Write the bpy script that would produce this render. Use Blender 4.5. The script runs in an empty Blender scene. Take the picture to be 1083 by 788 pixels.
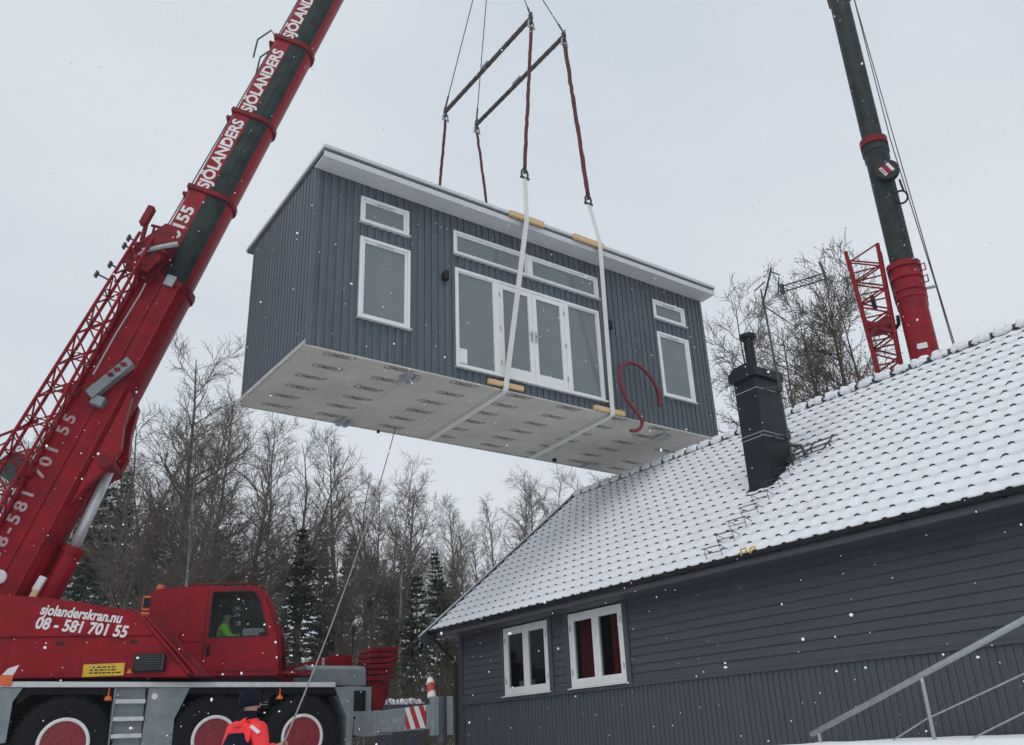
import bpy, bmesh, math, random
from mathutils import Vector, Matrix
from mathutils.geometry import tessellate_polygon
from math import sin, cos, pi, radians as R
scene = bpy.context.scene
COL = scene.collection
CAM = 1.6                      # camera height above its own ground

# ------------------------------------------------------------------ helpers
class MB:
    def __init__(s): s.v=[]; s.f=[]; s.m=[]; s.mi=0
    def add(s, vs, fs, mi=None):
        o=len(s.v); s.v+=[tuple(p) for p in vs]; s.f+=[tuple(i+o for i in f) for f in fs]
        s.m+=[s.mi if mi is None else mi]*len(fs); return s
    def box(s,x0,x1,y0,y1,z0,z1,mi=None):
        v=[(x,y,z) for z in(z0,z1) for y in(y0,y1) for x in(x0,x1)]
        return s.add(v,[(0,2,3,1),(4,5,7,6),(0,1,5,4),(2,6,7,3),(0,4,6,2),(1,3,7,5)],mi)
    def obox(s,c,ax,ay,az,mi=None):      # centre and three half-axis vectors
        c,ax,ay,az=map(Vector,(c,ax,ay,az))
        v=[c+ax*i+ay*j+az*k for k in(-1,1) for j in(-1,1) for i in(-1,1)]
        return s.add(v,[(0,2,3,1),(4,5,7,6),(0,1,5,4),(2,6,7,3),(0,4,6,2),(1,3,7,5)],mi)
    def tube(s,pts,r,n=8,cap=True,mi=None):
        pts=[Vector(p) for p in pts]; rs=r if isinstance(r,(list,tuple)) else [r]*len(pts)
        vs=[]; fs=[]; up=None
        for i,p in enumerate(pts):
            a=pts[max(i-1,0)]; b=pts[min(i+1,len(pts)-1)]; t=(b-a)
            if t.length<1e-9: t=Vector((0,0,1))
            t.normalize()
            if up is None: up=Vector((0,0,1)) if abs(t.z)<.95 else Vector((1,0,0))
            e=up-t*up.dot(t)
            if e.length<1e-4: e=t.orthogonal()
            e.normalize(); up=e; g=t.cross(e)
            for k in range(n):
                q=2*pi*k/n; vs.append(p+e*(rs[i]*cos(q))+g*(rs[i]*sin(q)))
        for i in range(len(pts)-1):
            for k in range(n):
                fs.append((i*n+k,i*n+(k+1)%n,(i+1)*n+(k+1)%n,(i+1)*n+k))
        if cap: fs.append(tuple(range(n-1,-1,-1))); fs.append(tuple((len(pts)-1)*n+k for k in range(n)))
        return s.add(vs,fs,mi)
    def prism(s,poly,y0,y1,holes=(),axes='xzy',mi=None):  # 2d poly, thickness along the third axis
        loops=[list(poly)]+[list(h) for h in holes]
        flat=[p for l in loops for p in l]
        tris=tessellate_polygon([[Vector((p[0],p[1],0)) for p in l] for l in loops])
        def mk(p,t):
            if axes=='xzy': return (p[0],t,p[1])
            if axes=='xyz': return (p[0],p[1],t)
            return (t,p[0],p[1])
        n=len(flat); vs=[mk(p,y0) for p in flat]+[mk(p,y1) for p in flat]
        fs=[tuple(t) for t in tris]+[tuple(i+n for i in reversed(t)) for t in tris]
        o=0
        for l in loops:
            k=len(l)
            for i in range(k): fs.append((o+i,o+(i+1)%k,n+o+(i+1)%k,n+o+i))
            o+=k
        return s.add(vs,fs,mi)
    def lathe(s,prof,n=32,M=None,mi=None,closed=False):  # prof: (r, h) about local z
        vs=[];fs=[]
        for r,h in prof:
            for k in range(n):
                q=2*pi*k/n; p=Vector((r*cos(q),r*sin(q),h)); vs.append(M@p if M else p)
        m=len(prof)
        for i in range(m-1 if not closed else m):
            j=(i+1)%m
            for k in range(n): fs.append((i*n+k,i*n+(k+1)%n,j*n+(k+1)%n,j*n+k))
        if not closed:
            if prof[0][0]>1e-5: fs.append(tuple(range(n-1,-1,-1)))
            if prof[-1][0]>1e-5: fs.append(tuple((m-1)*n+k for k in range(n)))
        return s.add(vs,fs,mi)
    def sphere(s,c,r,n=12,mi=None,sc=(1,1,1)):
        prof=[(max(r*sin(pi*i/(n//2)),1e-6),-r*cos(pi*i/(n//2))) for i in range(n//2+1)]
        return s.lathe(prof,n,Matrix.Translation(c)@Matrix.Diagonal((*sc,1)),mi)
    def build(s,name,mats,parent=None,M=None,bevel=0,smooth=False,fixn=True):
        me=bpy.data.meshes.new(name); vs=s.v if M is None else [tuple(M@Vector(p)) for p in s.v]
        me.from_pydata(vs,[],s.f)
        if not isinstance(mats,(list,tuple)): mats=[mats]
        for m in mats: me.materials.append(m)
        if len(mats)>1: me.polygons.foreach_set('material_index',s.m)
        if fixn and len(s.f)<40000:
            bm=bmesh.new(); bm.from_mesh(me); bmesh.ops.recalc_face_normals(bm,faces=bm.faces); bm.to_mesh(me); bm.free()
        if smooth: me.polygons.foreach_set('use_smooth',[True]*len(me.polygons))
        me.update()
        o=bpy.data.objects.new(name,me); COL.objects.link(o)
        if parent: o.parent=parent
        if bevel:
            b=o.modifiers.new('bevel','BEVEL'); b.width=bevel; b.segments=2; b.limit_method='ANGLE'; b.angle_limit=R(40)
        if smooth=='auto':
            pass
        return o
def tag(o,label=None,cat=None,group=None,kind=None):
    if label: o['label']=label
    if cat: o['category']=cat
    if group: o['group']=group
    if kind: o['kind']=kind
    return o
def thing(name,label,cat,loc=(0,0,0),rz=0,group=None):
    o=bpy.data.objects.new(name,None); COL.objects.link(o); o.location=loc; o.rotation_euler=(0,0,rz); o.empty_display_size=.3
    return tag(o,label,cat,group)
def text(name,body,size,mat,parent,M,bold=0.0,depth=.004,align='LEFT',sx=1.0,shear=0,space=1.0):
    cu=bpy.data.curves.new(name,'FONT'); cu.body=body; cu.size=size; cu.offset=bold; cu.extrude=depth; cu.align_x=align; cu.shear=shear; cu.space_character=space; cu.resolution_u=3
    t=bpy.data.objects.new(name,cu); COL.objects.link(t)
    dg=bpy.context.evaluated_depsgraph_get(); me=bpy.data.meshes.new_from_object(t.evaluated_get(dg))
    bpy.data.objects.remove(t); bpy.data.curves.remove(cu)
    me.transform(M@Matrix.Diagonal((sx,1,1,1))); me.materials.clear(); me.materials.append(mat); me.name=name
    o=bpy.data.objects.new(name,me); COL.objects.link(o); o.parent=parent; return o
def frameM(o,x,y,z):  # matrix from origin and axes
    m=Matrix((Vector(x),Vector(y),Vector(z))).transposed().to_4x4(); m.translation=Vector(o); return m

# ------------------------------------------------------------------ materials
def mat(name,col,rough=.6,metal=0,var=.15,scale=6,bump=0,bscale=30,spec=.5,var_col=None,stretch=None,coat=0):
    m=bpy.data.materials.new(name); m.use_nodes=True; nt=m.node_tree; N=nt.nodes; L=nt.links
    b=N['Principled BSDF']; b.inputs['Roughness'].default_value=rough; b.inputs['Metallic'].default_value=metal
    b.inputs['Specular IOR Level'].default_value=spec; b.inputs['Coat Weight'].default_value=coat
    tc=N.new('ShaderNodeTexCoord'); src=tc.outputs['Object']
    if stretch:
        mp=N.new('ShaderNodeMapping'); mp.inputs['Scale'].default_value=stretch; L.new(src,mp.inputs['Vector']); src=mp.outputs['Vector']
    n=N.new('ShaderNodeTexNoise'); n.inputs['Scale'].default_value=scale; n.inputs['Detail'].default_value=6; n.inputs['Roughness'].default_value=.65; L.new(src,n.inputs['Vector'])
    r=N.new('ShaderNodeValToRGB'); r.color_ramp.elements[0].position=.3; r.color_ramp.elements[1].position=.7
    c0=var_col if var_col else tuple(c*(1-var) for c in col); c1=tuple(min(1,c*(1+var)) for c in col)
    r.color_ramp.elements[0].color=(*c0,1); r.color_ramp.elements[1].color=(*c1,1)
    L.new(n.outputs['Fac'],r.inputs['Fac']); L.new(r.outputs['Color'],b.inputs['Base Color'])
    rr=N.new('ShaderNodeMapRange'); rr.inputs['To Min'].default_value=max(0,rough-.12); rr.inputs['To Max'].default_value=min(1,rough+.12)
    L.new(n.outputs['Fac'],rr.inputs['Value']); L.new(rr.outputs['Result'],b.inputs['Roughness'])
    if bump:
        n2=N.new('ShaderNodeTexNoise'); n2.inputs['Scale'].default_value=bscale; n2.inputs['Detail'].default_value=4; L.new(src,n2.inputs['Vector'])
        bp=N.new('ShaderNodeBump'); bp.inputs['Strength'].default_value=bump; bp.inputs['Distance'].default_value=.02
        L.new(n2.outputs['Fac'],bp.inputs['Height']); L.new(bp.outputs['Normal'],b.inputs['Normal'])
    return m
M={}
M['red']=mat('crane_red_paint',(.27,.004,.012),.42,var=.15,scale=2.2,var_col=(.155,.004,.009),spec=.2)
M['red_dirty']=mat('crane_red_weathered',(.19,.006,.012),.5,var=.3,scale=5,var_col=(.07,.006,.008),spec=.2)
M['red_lattice']=mat('jib_red_paint',(.22,.006,.013),.45,var=.3,scale=8,spec=.2)
M['boom_grey']=mat('boom_greased_steel',(.026,.035,.034),.5,var=.35,scale=3,var_col=(.009,.013,.012),spec=.15)
M['grey_paint']=mat('carrier_grey_paint',(.20,.235,.255),.45,var=.12,scale=4,var_col=(.15,.17,.18))
M['deck_white']=mat('deck_edge_pale_paint',(.52,.53,.54),.5,var=.12,scale=7)
M['chassis']=mat('chassis_black',(.008,.009,.011),.7,var=.4,spec=.2)
M['rubber']=mat('tyre_rubber',(.010,.011,.013),.8,var=.35,bump=.3,bscale=60,spec=.15)
M['rim_red']=mat('rim_red_paint',(.20,.014,.02),.5,var=.3,scale=9)
M['white_paint']=mat('white_lettering_paint',(.68,.66,.66),.5,var=.08,scale=20)
M['faded']=mat('faded_lettering_paint',(.42,.33,.33),.6,var=.3,scale=9)
M['yellow']=mat('yellow_sign',(.62,.40,.03),.55,var=.15)
M['black']=mat('black_plastic',(.009,.009,.011),.5,var=.3,spec=.3)
M['steel']=mat('polished_steel',(.55,.57,.60),.35,metal=.35,var=.08)
M['steel_dark']=mat('dark_wire_steel',(.05,.052,.055),.5,metal=.3,var=.3)
M['bar']=mat('spreader_bar_steel',(.055,.042,.038),.55,var=.5,scale=7,var_col=(.03,.022,.02))
M['galv']=mat('galvanised_steel',(.36,.38,.40),.5,metal=.35,var=.15,scale=15)
M['orange']=mat('orange_lamp_plastic',(.62,.12,.03),.35,var=.15)
M['hivis']=mat('hivis_green_fabric',(.45,.95,.06),.8,var=.15,scale=15)
M['skin']=mat('skin',(.50,.28,.21),.55,var=.1,scale=20)
M['jacket']=mat('fluorescent_red_jacket',(.92,.03,.035),.7,var=.14,scale=9,bump=.8,bscale=14)
M['navy']=mat('navy_fabric',(.006,.008,.018),.9,spec=.15,var=.3,scale=12,bump=.5,bscale=25)
M['clad']=mat('cabin_cladding_paint',(.085,.104,.126),.6,var=.22,scale=2.2,stretch=(7,7,.5),bump=.2,bscale=40)
M['clad_end']=mat('cabin_end_cladding_paint',(.084,.102,.123),.62,var=.13,scale=3,stretch=(6,6,.6),bump=.15,bscale=40)
M['white']=mat('white_window_paint',(.74,.75,.74),.4,var=.05,scale=9)
M['soffit']=mat('pale_soffit_board',(.55,.565,.58),.6,var=.07,scale=3,stretch=(1,8,1))
M['fascia']=mat('dark_fascia_metal',(.13,.15,.17),.5,var=.12)
M['under']=mat('fibre_cement_underside',(.53,.51,.465),.8,var=.08,scale=.9,var_col=(.43,.41,.365),bump=.1)
M['sill']=mat('weathered_sill_timber',(.42,.41,.38),.8,var=.25,scale=4,stretch=(6,1,6))
M['ink']=mat('printed_grey_ink',(.20,.185,.16),.8,var=.3,scale=25)
M['timber']=mat('raw_pine_timber',(.62,.42,.22),.65,var=.2,scale=4,stretch=(2,14,14))
M['strap']=mat('white_webbing_strap',(.66,.66,.62),.8,var=.10,scale=20)
M['sling']=mat('red_brown_round_sling',(.105,.026,.022),.8,var=.35,scale=14,bump=.5,bscale=40)
M['hose']=mat('dark_red_plastic_hose',(.17,.010,.020),.45,var=.2,bump=.4,bscale=60)
M['rope']=mat('grey_rope',(.26,.25,.235),.8,var=.25,scale=40)
M['wall']=mat('slate_wall_paint',(.057,.061,.076),.6,var=.24,scale=2.0,stretch=(.6,1,6),bump=.15,bscale=40)
M['wall_low']=mat('slate_lower_wall_paint',(.064,.073,.090),.6,var=.13,scale=2.5,stretch=(6,1,.6),bump=.15,bscale=40)
M['trim_dark']=mat('dark_house_trim',(.062,.065,.077),.55,var=.15)
M['gutter']=mat('black_gutter_metal',(.008,.009,.012),.45,var=.25,spec=.3)
M['tile']=mat('dark_concrete_tile',(.02,.021,.025),.6,var=.3)
M['barge']=mat('barge_board_wet_metal',(.42,.43,.45),.45,var=.15)
M['chim']=mat('chimney_sheet_metal',(.013,.019,.024),.42,metal=0,var=.3,scale=2.5,spec=.28)
M['curtain']=mat('red_curtain',(.50,.045,.06),.85,var=.2,scale=5,stretch=(14,14,.5))
M['room']=mat('dim_room_wall',(.10,.11,.12),.8,var=.2)
M['bark']=mat('grey_brown_bark',(.13,.118,.104),.9,var=.35,scale=6,bump=.6,bscale=14)
M['twig']=mat('brown_twigs',(.135,.112,.093),.9,var=.3,scale=1)
M['bark_birch']=mat('birch_bark',(.42,.41,.39),.8,var=.1,scale=2.2,stretch=(2,2,.7),var_col=(.07,.065,.06))
M['bark_dark']=mat('alder_bark',(.045,.042,.04),.9,var=.35,scale=6,bump=.6,bscale=14)
M['needle']=mat('spruce_needles',(.034,.056,.028),.8,var=.4,scale=1.2,var_col=(.016,.028,.016))
M['pine_needle']=mat('pine_needles',(.035,.05,.03),.8,var=.35,scale=1.2)
M['dry']=mat('dry_undergrowth',(.10,.083,.062),.9,var=.35,scale=.6)
M['tarp']=mat('blue_painted_steel',(.02,.06,.17),.5,var=.2)
M['amber']=mat('dark_curtain_grey',(.5,.52,.5),.8,var=.1)
# snow
def snow_mat(name,c=(.80,.815,.84)):
    m=mat(name,c,.75,var=.05,scale=1.5,bump=.35,bscale=22,spec=.2); return m
M['snow']=snow_mat('fresh_snow'); M['roof_snow']=snow_mat('roof_snow',(.78,.80,.83))
M['flake']=mat('snowflake_white',(.9,.91,.93),.8,var=.03)
# ground snow with litter
def ground_mat():
    m=snow_mat('snowy_ground',(.80,.81,.83)); nt=m.node_tree; N=nt.nodes; L=nt.links; b=N['Principled BSDF']
    src=b.inputs['Base Color'].links[0].from_socket
    n=N.new('ShaderNodeTexNoise'); n.inputs['Scale'].default_value=1.1; n.inputs['Detail'].default_value=9; n.inputs['Roughness'].default_value=.75
    tc=N.new('ShaderNodeTexCoord'); L.new(tc.outputs['Object'],n.inputs['Vector'])
    r=N.new('ShaderNodeValToRGB'); r.color_ramp.elements[0].position=.56; r.color_ramp.elements[1].position=.64
    L.new(n.outputs['Fac'],r.inputs['Fac'])
    mx=N.new('ShaderNodeMix'); mx.data_type='RGBA'; mx.inputs['B'].default_value=(.16,.13,.09,1)
    L.new(r.outputs['Color'],mx.inputs['Factor']); L.new(src,mx.inputs['A']); L.new(mx.outputs['Result'],b.inputs['Base Color'])
    return m
M['ground']=ground_mat()
def glass(name,tint=(.10,.115,.125),alpha=.25,rough=.03):
    m=bpy.data.materials.new(name); m.use_nodes=True; nt=m.node_tree; N=nt.nodes; L=nt.links; N.remove(N['Principled BSDF'])
    out=N['Material Output']; tr=N.new('ShaderNodeBsdfTransparent'); tr.inputs['Color'].default_value=(.75,.8,.8,1)
    p=N.new('ShaderNodeBsdfPrincipled'); p.inputs['Base Color'].default_value=(*tint,1); p.inputs['Roughness'].default_value=rough; p.inputs['Specular IOR Level'].default_value=.6
    nz=N.new('ShaderNodeTexNoise'); nz.inputs['Scale'].default_value=1.5
    tc=N.new('ShaderNodeTexCoord'); L.new(tc.outputs['Object'],nz.inputs['Vector'])
    bp=N.new('ShaderNodeBump'); bp.inputs['Strength'].default_value=.02; bp.inputs['Distance'].default_value=.02; L.new(nz.outputs['Fac'],bp.inputs['Height']); L.new(bp.outputs['Normal'],p.inputs['Normal'])
    mr=N.new('ShaderNodeMapRange'); mr.inputs['To Min'].default_value=max(0,alpha-.05); mr.inputs['To Max'].default_value=min(1,alpha+.05); L.new(nz.outputs['Fac'],mr.inputs['Value'])
    mx=N.new('ShaderNodeMixShader'); L.new(mr.outputs['Result'],mx.inputs['Fac']); L.new(tr.outputs[0],mx.inputs[1]); L.new(p.outputs[0],mx.inputs[2]); L.new(mx.outputs[0],out.inputs['Surface'])
    return m
M['pane']=glass('cabin_pane',(.25,.285,.30),.66,.03)
M['house_glass']=glass('house_window_glass',(.01,.012,.014),.22,.03)
M['cab_glass']=glass('cab_window_glass',(.03,.038,.038),.12,.03)
# chevron board: diagonal stripes from object coordinates
def stripes(name,ca,cb,freq,vec):
    m=bpy.data.materials.new(name); m.use_nodes=True; nt=m.node_tree; N=nt.nodes; L=nt.links; b=N['Principled BSDF']; b.inputs['Roughness'].default_value=.4
    tc=N.new('ShaderNodeTexCoord'); d=N.new('ShaderNodeVectorMath'); d.operation='DOT_PRODUCT'; d.inputs[1].default_value=vec; L.new(tc.outputs['Object'],d.inputs[0])
    mu=N.new('ShaderNodeMath'); mu.operation='MULTIPLY'; mu.inputs[1].default_value=freq; L.new(d.outputs['Value'],mu.inputs[0])
    fr=N.new('ShaderNodeMath'); fr.operation='FRACT'; L.new(mu.outputs[0],fr.inputs[0])
    gt=N.new('ShaderNodeMath'); gt.operation='GREATER_THAN'; gt.inputs[1].default_value=.5; L.new(fr.outputs[0],gt.inputs[0])
    mx=N.new('ShaderNodeMix'); mx.data_type='RGBA'; mx.inputs['A'].default_value=(*ca,1); mx.inputs['B'].default_value=(*cb,1)
    L.new(gt.outputs[0],mx.inputs['Factor']); L.new(mx.outputs['Result'],b.inputs['Base Color']); return m
M['chevron']=stripes('red_white_chevrons',(.62,.62,.62),(.36,.03,.04),3.6,(0,.80,-.60))
M['pole_band']=stripes('red_white_bands',(.66,.63,.58),(.42,.04,.04),4.0,(0,.55,.83))

# ------------------------------------------------------------------ camera, light, sky
cd=bpy.data.cameras.new('camera'); cam=bpy.data.objects.new('camera',cd); COL.objects.link(cam); scene.camera=cam
cd.sensor_width=36; cd.sensor_fit='HORIZONTAL'; cd.lens=934.1/1083*36; cd.clip_end=2000; cd.clip_start=.05
PIT,ROLL=.4012,-.0413
cr=Matrix.Rotation(PIT,3,'X')@Matrix.Rotation(-ROLL,3,'Y')      # level axes x right, y forward, z up
bx,by,bz=cr@Vector((1,0,0)),cr@Vector((0,1,0)),cr@Vector((0,0,1))
cam.matrix_world=frameM((0,0,CAM),bx,bz,-by)
SUN_EL,SUN_AZ=R(48),R(200)
sd=bpy.data.lights.new('sun','SUN'); sd.energy=.7; sd.angle=R(45); sd.color=(1,.97,.93)
so=bpy.data.objects.new('sun',sd); COL.objects.link(so)
dv=Vector((sin(SUN_AZ)*cos(SUN_EL),cos(SUN_AZ)*cos(SUN_EL),sin(SUN_EL)))
so.rotation_euler=dv.to_track_quat('Z','Y').to_euler(); so.location=(0,0,60)
w=bpy.data.worlds.new('World'); scene.world=w; w.use_nodes=True; nt=w.node_tree; N=nt.nodes; L=nt.links
bg=N['Background']; sky=N.new('ShaderNodeTexSky'); sky.sky_type='NISHITA'; sky.sun_disc=False; sky.sun_elevation=SUN_EL; sky.sun_rotation=SUN_AZ; sky.dust_density=4; sky.air_density=1
hs=N.new('ShaderNodeHueSaturation'); hs.inputs['Saturation'].default_value=.35; L.new(sky.outputs[0],hs.inputs['Color'])
tc=N.new('ShaderNodeTexCoord'); mp=N.new('ShaderNodeMapping'); mp.inputs['Scale'].default_value=(1,1,2.2); L.new(tc.outputs['Generated'],mp.inputs['Vector'])
nz=N.new('ShaderNodeTexNoise'); nz.inputs['Scale'].default_value=1.6; nz.inputs['Detail'].default_value=5; nz.inputs['Roughness'].default_value=.5; L.new(mp.outputs[0],nz.inputs['Vector'])
rp=N.new('ShaderNodeValToRGB'); rp.color_ramp.elements[0].position=.3; rp.color_ramp.elements[1].position=.72
rp.color_ramp.elements[0].color=(6.5,7.3,8.2,1); rp.color_ramp.elements[1].color=(8.25,8.75,9.3,1)   # cloud sheet, same units as the sky
L.new(nz.outputs['Fac'],rp.inputs['Fac'])
mx=N.new('ShaderNodeMix'); mx.data_type='RGBA'; mx.inputs['Factor'].default_value=.88; L.new(hs.outputs[0],mx.inputs['A']); L.new(rp.outputs[0],mx.inputs['B'])
L.new(mx.outputs['Result'],bg.inputs['Color']); bg.inputs['Strength'].default_value=.1
vs=scene.view_settings; vs.view_transform='Standard'; vs.look='None'; vs.exposure=0; vs.gamma=1; vs.use_curve_mapping=False
scene.cycles.max_bounces=6; scene.cycles.transparent_max_bounces=12; scene.cycles.use_denoising=True

# ------------------------------------------------------------------ ground
def sst(a,b,x):
    t=min(1,max(0,(x-a)/(b-a))); return t*t*(3-2*t)
def ground_z(x,y):
    r=math.hypot(x,y) if y>0 else abs(x)*.6
    z=1.2*sst(5.2,14.6,y)+1.35*sst(23,45,y)+2.0*sst(45,140,y)
    z+=.05*sin(x*.7+y*.31)*sst(22,30,y)+.10*sin(x*.23-y*.4+1)*sst(24,32,y)
    return z
def build_ground():
    xs=[-900,-400,-160]+[-80+2.0*i for i in range(81)]+[160,400,900]
    ys=[-300,-80,-20]+[-6+1.2*i for i in range(30)]+[32+3*i for i in range(36)]+[200,400,900,1500]
    g=MB(); nx=len(xs)
    g.v=[(x,y,ground_z(x,y)) for y in ys for x in xs]
    for j in range(len(ys)-1):
        for i in range(nx-1): g.f.append((j*nx+i,j*nx+i+1,(j+1)*nx+i+1,(j+1)*nx+i)); g.m.append(0)
    o=g.build('ground',M['ground'],smooth=True); tag(o,'snow covered ground rising to the wood',kind='structure')
build_ground()

# ------------------------------------------------------------------ lifted cabin
CT=Vector((-3.431,13.418,6.352+CAM)); CYAW=.636; CL,CW,CHF,CHB=10.036,3.133,3.565,3.365
CABM=Matrix.Translation(CT)@Matrix.Rotation(CYAW,4,'Z')
def cw(x,y,z): return CABM@Vector((x,y,z))
OPEN={'lu':(.895,1.919,2.711,3.284),'ll':(.908,1.955,.743,2.416),'tr':(2.927,6.70,2.669,3.219),'do':(2.951,6.656,.243,2.373),'ru':(8.392,9.428,2.661,3.165),'rl':(8.423,9.446,.733,2.342)}
def boards(mb,x0,x1,z0f,z1f,period,lid,y,depth,openings=(),flip=False,rng=random.Random(4)):
    """board-and-batten cladding on plane y (towards -y): base boards with raised lids, cut round the openings"""
    xs=[x0]; x=x0
    while x<x1-1e-6:
        xs+= [min(x1,x+lid),min(x1,x+period)]; x+=period
    for o in openings: xs+=[o[0],o[1]]
    xs=sorted(set(round(v,4) for v in xs if x0<=v<=x1))
    for a,b in zip(xs[:-1],xs[1:]):
        if b-a<.003: continue
        mid=(a+b)/2; up=((mid-x0)%period)<lid
        d=depth*(1 if up else .25)+rng.uniform(-.0015,.0015)
        iv=[(z0f(mid),z1f(mid))]
        for o in openings:
            if o[0]<=mid<=o[1]:
                n=[]
                for p,q in iv:
                    if o[2]>p: n.append((p,min(q,o[2])))
                    if o[3]<q: n.append((max(p,o[3]),q))
                iv=[t for t in n if t[1]-t[0]>.004]
        g=.002
        for p,q in iv: mb.box(a+(g if up else 0),b-(g if up else 0),y-d,y+.03,p,q)
def ztop(y): return CHF+(CHB-CHF)*y/CW
cabin=thing('portable_cabin','dark grey timber cabin with white windows hanging in slings from the crane','cabin',CT,CYAW)
g=MB(); boards(g,0,CL,lambda x:.0,lambda x:CHF,.152,.080,0,.026,[(a+.02,b-.02,c+.02,d-.02) for a,b,c,d in OPEN.values()])
g.box(-.03,.06,-.045,.03,0,CHF); g.box(CL-.06,CL+.03,-.045,.03,0,CHF)
g.build('front_cladding',M['clad'],cabin)
E1=Matrix.Rotation(-pi/2,4,'Z')     # end wall: local x -> along -y ... mapped explicitly below
g=MB(); boards(g,0,CW-.05,lambda x:0,lambda x:ztop(CW-.05-x)+.085,.152,.080,0,.014)
g.build('end_cladding',M['clad_end'],cabin,M=Matrix.Translation((0,CW-.05,0))@E1)
g=MB(); boards(g,0,CW-.05,lambda x:0,lambda x:ztop(x)+.085,.152,.080,0,.014)
g.build('end_cladding',M['clad_end'],cabin,M=Matrix.Translation((CL,0,0))@Matrix.Rotation(pi/2,4,'Z'))
g=MB(); boards(g,0,CL,lambda x:0,lambda x:CHB,.152,.080,0,.014)
g.build('rear_cladding',M['clad_end'],cabin,M=Matrix.Translation((CL,CW,0))@Matrix.Rotation(pi,4,'Z'))
# wall core so that nothing is hollow behind the boards
for xa,xb in ((.04,.12),(CL-.12,CL-.04)):
    g=MB(); g.prism([(.032,0.03),(CW-.04,0.03),(CW-.04,CHB-.02),(.032,CHF-.02)],xa,xb,axes='yz'); g.build('inner_wall',M['room'],cabin)
# floor slab with cement board underneath
fl=MB()
px=[-.02,2.15,4.6,6.9,8.68,CL+.02]
for a,b in zip(px[:-1],px[1:]):
    ym=1.62
    fl.box(a+.003,b-.003,-.032,ym-.003,-.03,-.002); fl.box(a+.003,b-.003,ym+.003,CW+.02,-.03,-.002)
floor=fl.build('floor_underside',M['under'],cabin)
g=MB(); g.box(-.045,-.022,-.03,CW+.03,-.035,.085); g.box(-.07,-.046,-.03,CW+.03,-.02,.05); g.box(CL+.022,CL+.045,-.03,CW+.03,-.035,.085); g.box(0,CL,CW+.022,CW+.045,-.05,.03)
g.build('sill_beam',M['sill'],cabin)
g=MB(); g.box(.035,CL-.035,.035,CW-.035,.001,.028); g.build('floor_deck',M['timber'],cabin)
rng=random.Random(2)
k=0
for ci in range(8):
    for ri in range(6):
        tx=.34+1.27*ci+(.06 if ri%2 else 0)-.02*ri; ty=.16+.55*ri+(.30 if ci%2 else 0)-(.0 if ci%2==0 else .32)
        if tx+.74>CL-.1 or ty>CW-.15 or ty<.12: continue
        if abs(tx+.36-2.15)<.42: tx-= .12
        text('board_print','CEMBRIT',.21,M['ink'],floor,frameM((tx,ty,-.0315),(1,0,0),(0,-1,0),(0,0,-1)),bold=.006,depth=.0008,sx=.70,shear=.2)
# lifting brackets under the floor
for bx_,by_ in ((2.15,.30),(2.15,3.02),(8.68,.42),(8.68,2.9)):
    g=MB(); g.box(bx_-.14,bx_-.03,by_-.2,by_+.16,-.10,-.032); g.box(bx_+.03,bx_+.13,by_-.16,by_+.2,-.085,-.032); g.box(bx_-.2,bx_+.2,by_-.06,by_+.06,-.055,-.033); g.tube([(bx_-.16,by_,-.075),(bx_+.16,by_,-.075)],.025)
    g.build('lifting_bracket',M['galv'],cabin,bevel=.006)
for y_ in (2.4,3.16):
    for x_ in (3.0,) if y_>3 else ():
        g=MB(); g.tube([(x_,y_,-.03),(x_,y_,-.09)],.035); g.build('drain_stub',M['black'],cabin)
g=MB(); g.tube([(7.6,2.95,-.03),(7.6,2.95,-.1)],.05); g.build('drain_stub',M['black'],cabin)
# roof
SL=-.0546
def rz(y,base): return base+SL*(y+.45)
rf=thing('roof',None,None); rf.parent=cabin
def slab(mb,x0,x1,y0,y1,za,zb): mb.prism([(y0,rz(y0,za)),(y1,rz(y1,za)),(y1,rz(y1,zb)),(y0,rz(y0,zb))],x0,x1,axes='yz')
g=MB(); slab(g,-.05,CL+.11,-.45,3.42,3.70,3.77); g.build('roof_deck',M['fascia'],rf)
g=MB(); slab(g,-.05,CL+.105,-.425,-.034,3.572,3.60); g.build('soffit',M['soffit'],rf)
g=MB(); g.box(-.068,CL+.13,-.472,-.452,3.735,3.80); g.prism([(-.45,3.795),(3.44,rz(3.44,3.795)),(3.44,rz(3.44,3.74)),(-.45,3.74)],-.070,-.052,axes='yz'); g.prism([(-.45,3.795),(3.44,rz(3.44,3.795)),(3.44,rz(3.44,3.74)),(-.45,3.74)],CL+.113,CL+.135,axes='yz')
g.build('roof_edge_flashing',M['soffit'],rf)
g=MB(); g.box(-.05,CL+.105,-.447,-.427,3.555,3.674); g.build('fascia_board',M['soffit'],rf)
def lump_sheet(mb,x0,x1,y0,y1,zf,th,nx,ny,rng,edge=.02):
    vs=[];fs=[]
    for j in range(ny+1):
        for i in range(nx+1):
            x=x0+(x1-x0)*i/nx;y=y0+(y1-y0)*j/ny
            e=min(i,nx-i,j,ny-j); t=th*(.25 if e==0 else 1)*rng.uniform(.75,1.25)
            vs.append((x+rng.uniform(-edge,edge)*(e==0),y+rng.uniform(-edge,edge)*(e==0)*.5,zf(x,y)+t))
    for j in range(ny):
        for i in range(nx): fs.append((j*(nx+1)+i,j*(nx+1)+i+1,(j+1)*(nx+1)+i+1,(j+1)*(nx+1)+i))
    n=len(vs); b=[]
    ring=[i for i in range(nx+1)]+[j*(nx+1)+nx for j in range(1,ny+1)]+[ny*(nx+1)+i for i in range(nx-1,-1,-1)]+[j*(nx+1) for j in range(ny-1,0,-1)]
    for q in ring: x,y,z=vs[q]; b.append((x,y,zf(x,y)-.004))
    vs+=b
    for q in range(len(ring)): fs.append((ring[q],n+q,n+(q+1)%len(ring),ring[(q+1)%len(ring)]))
    mb.add(vs,fs)
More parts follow.
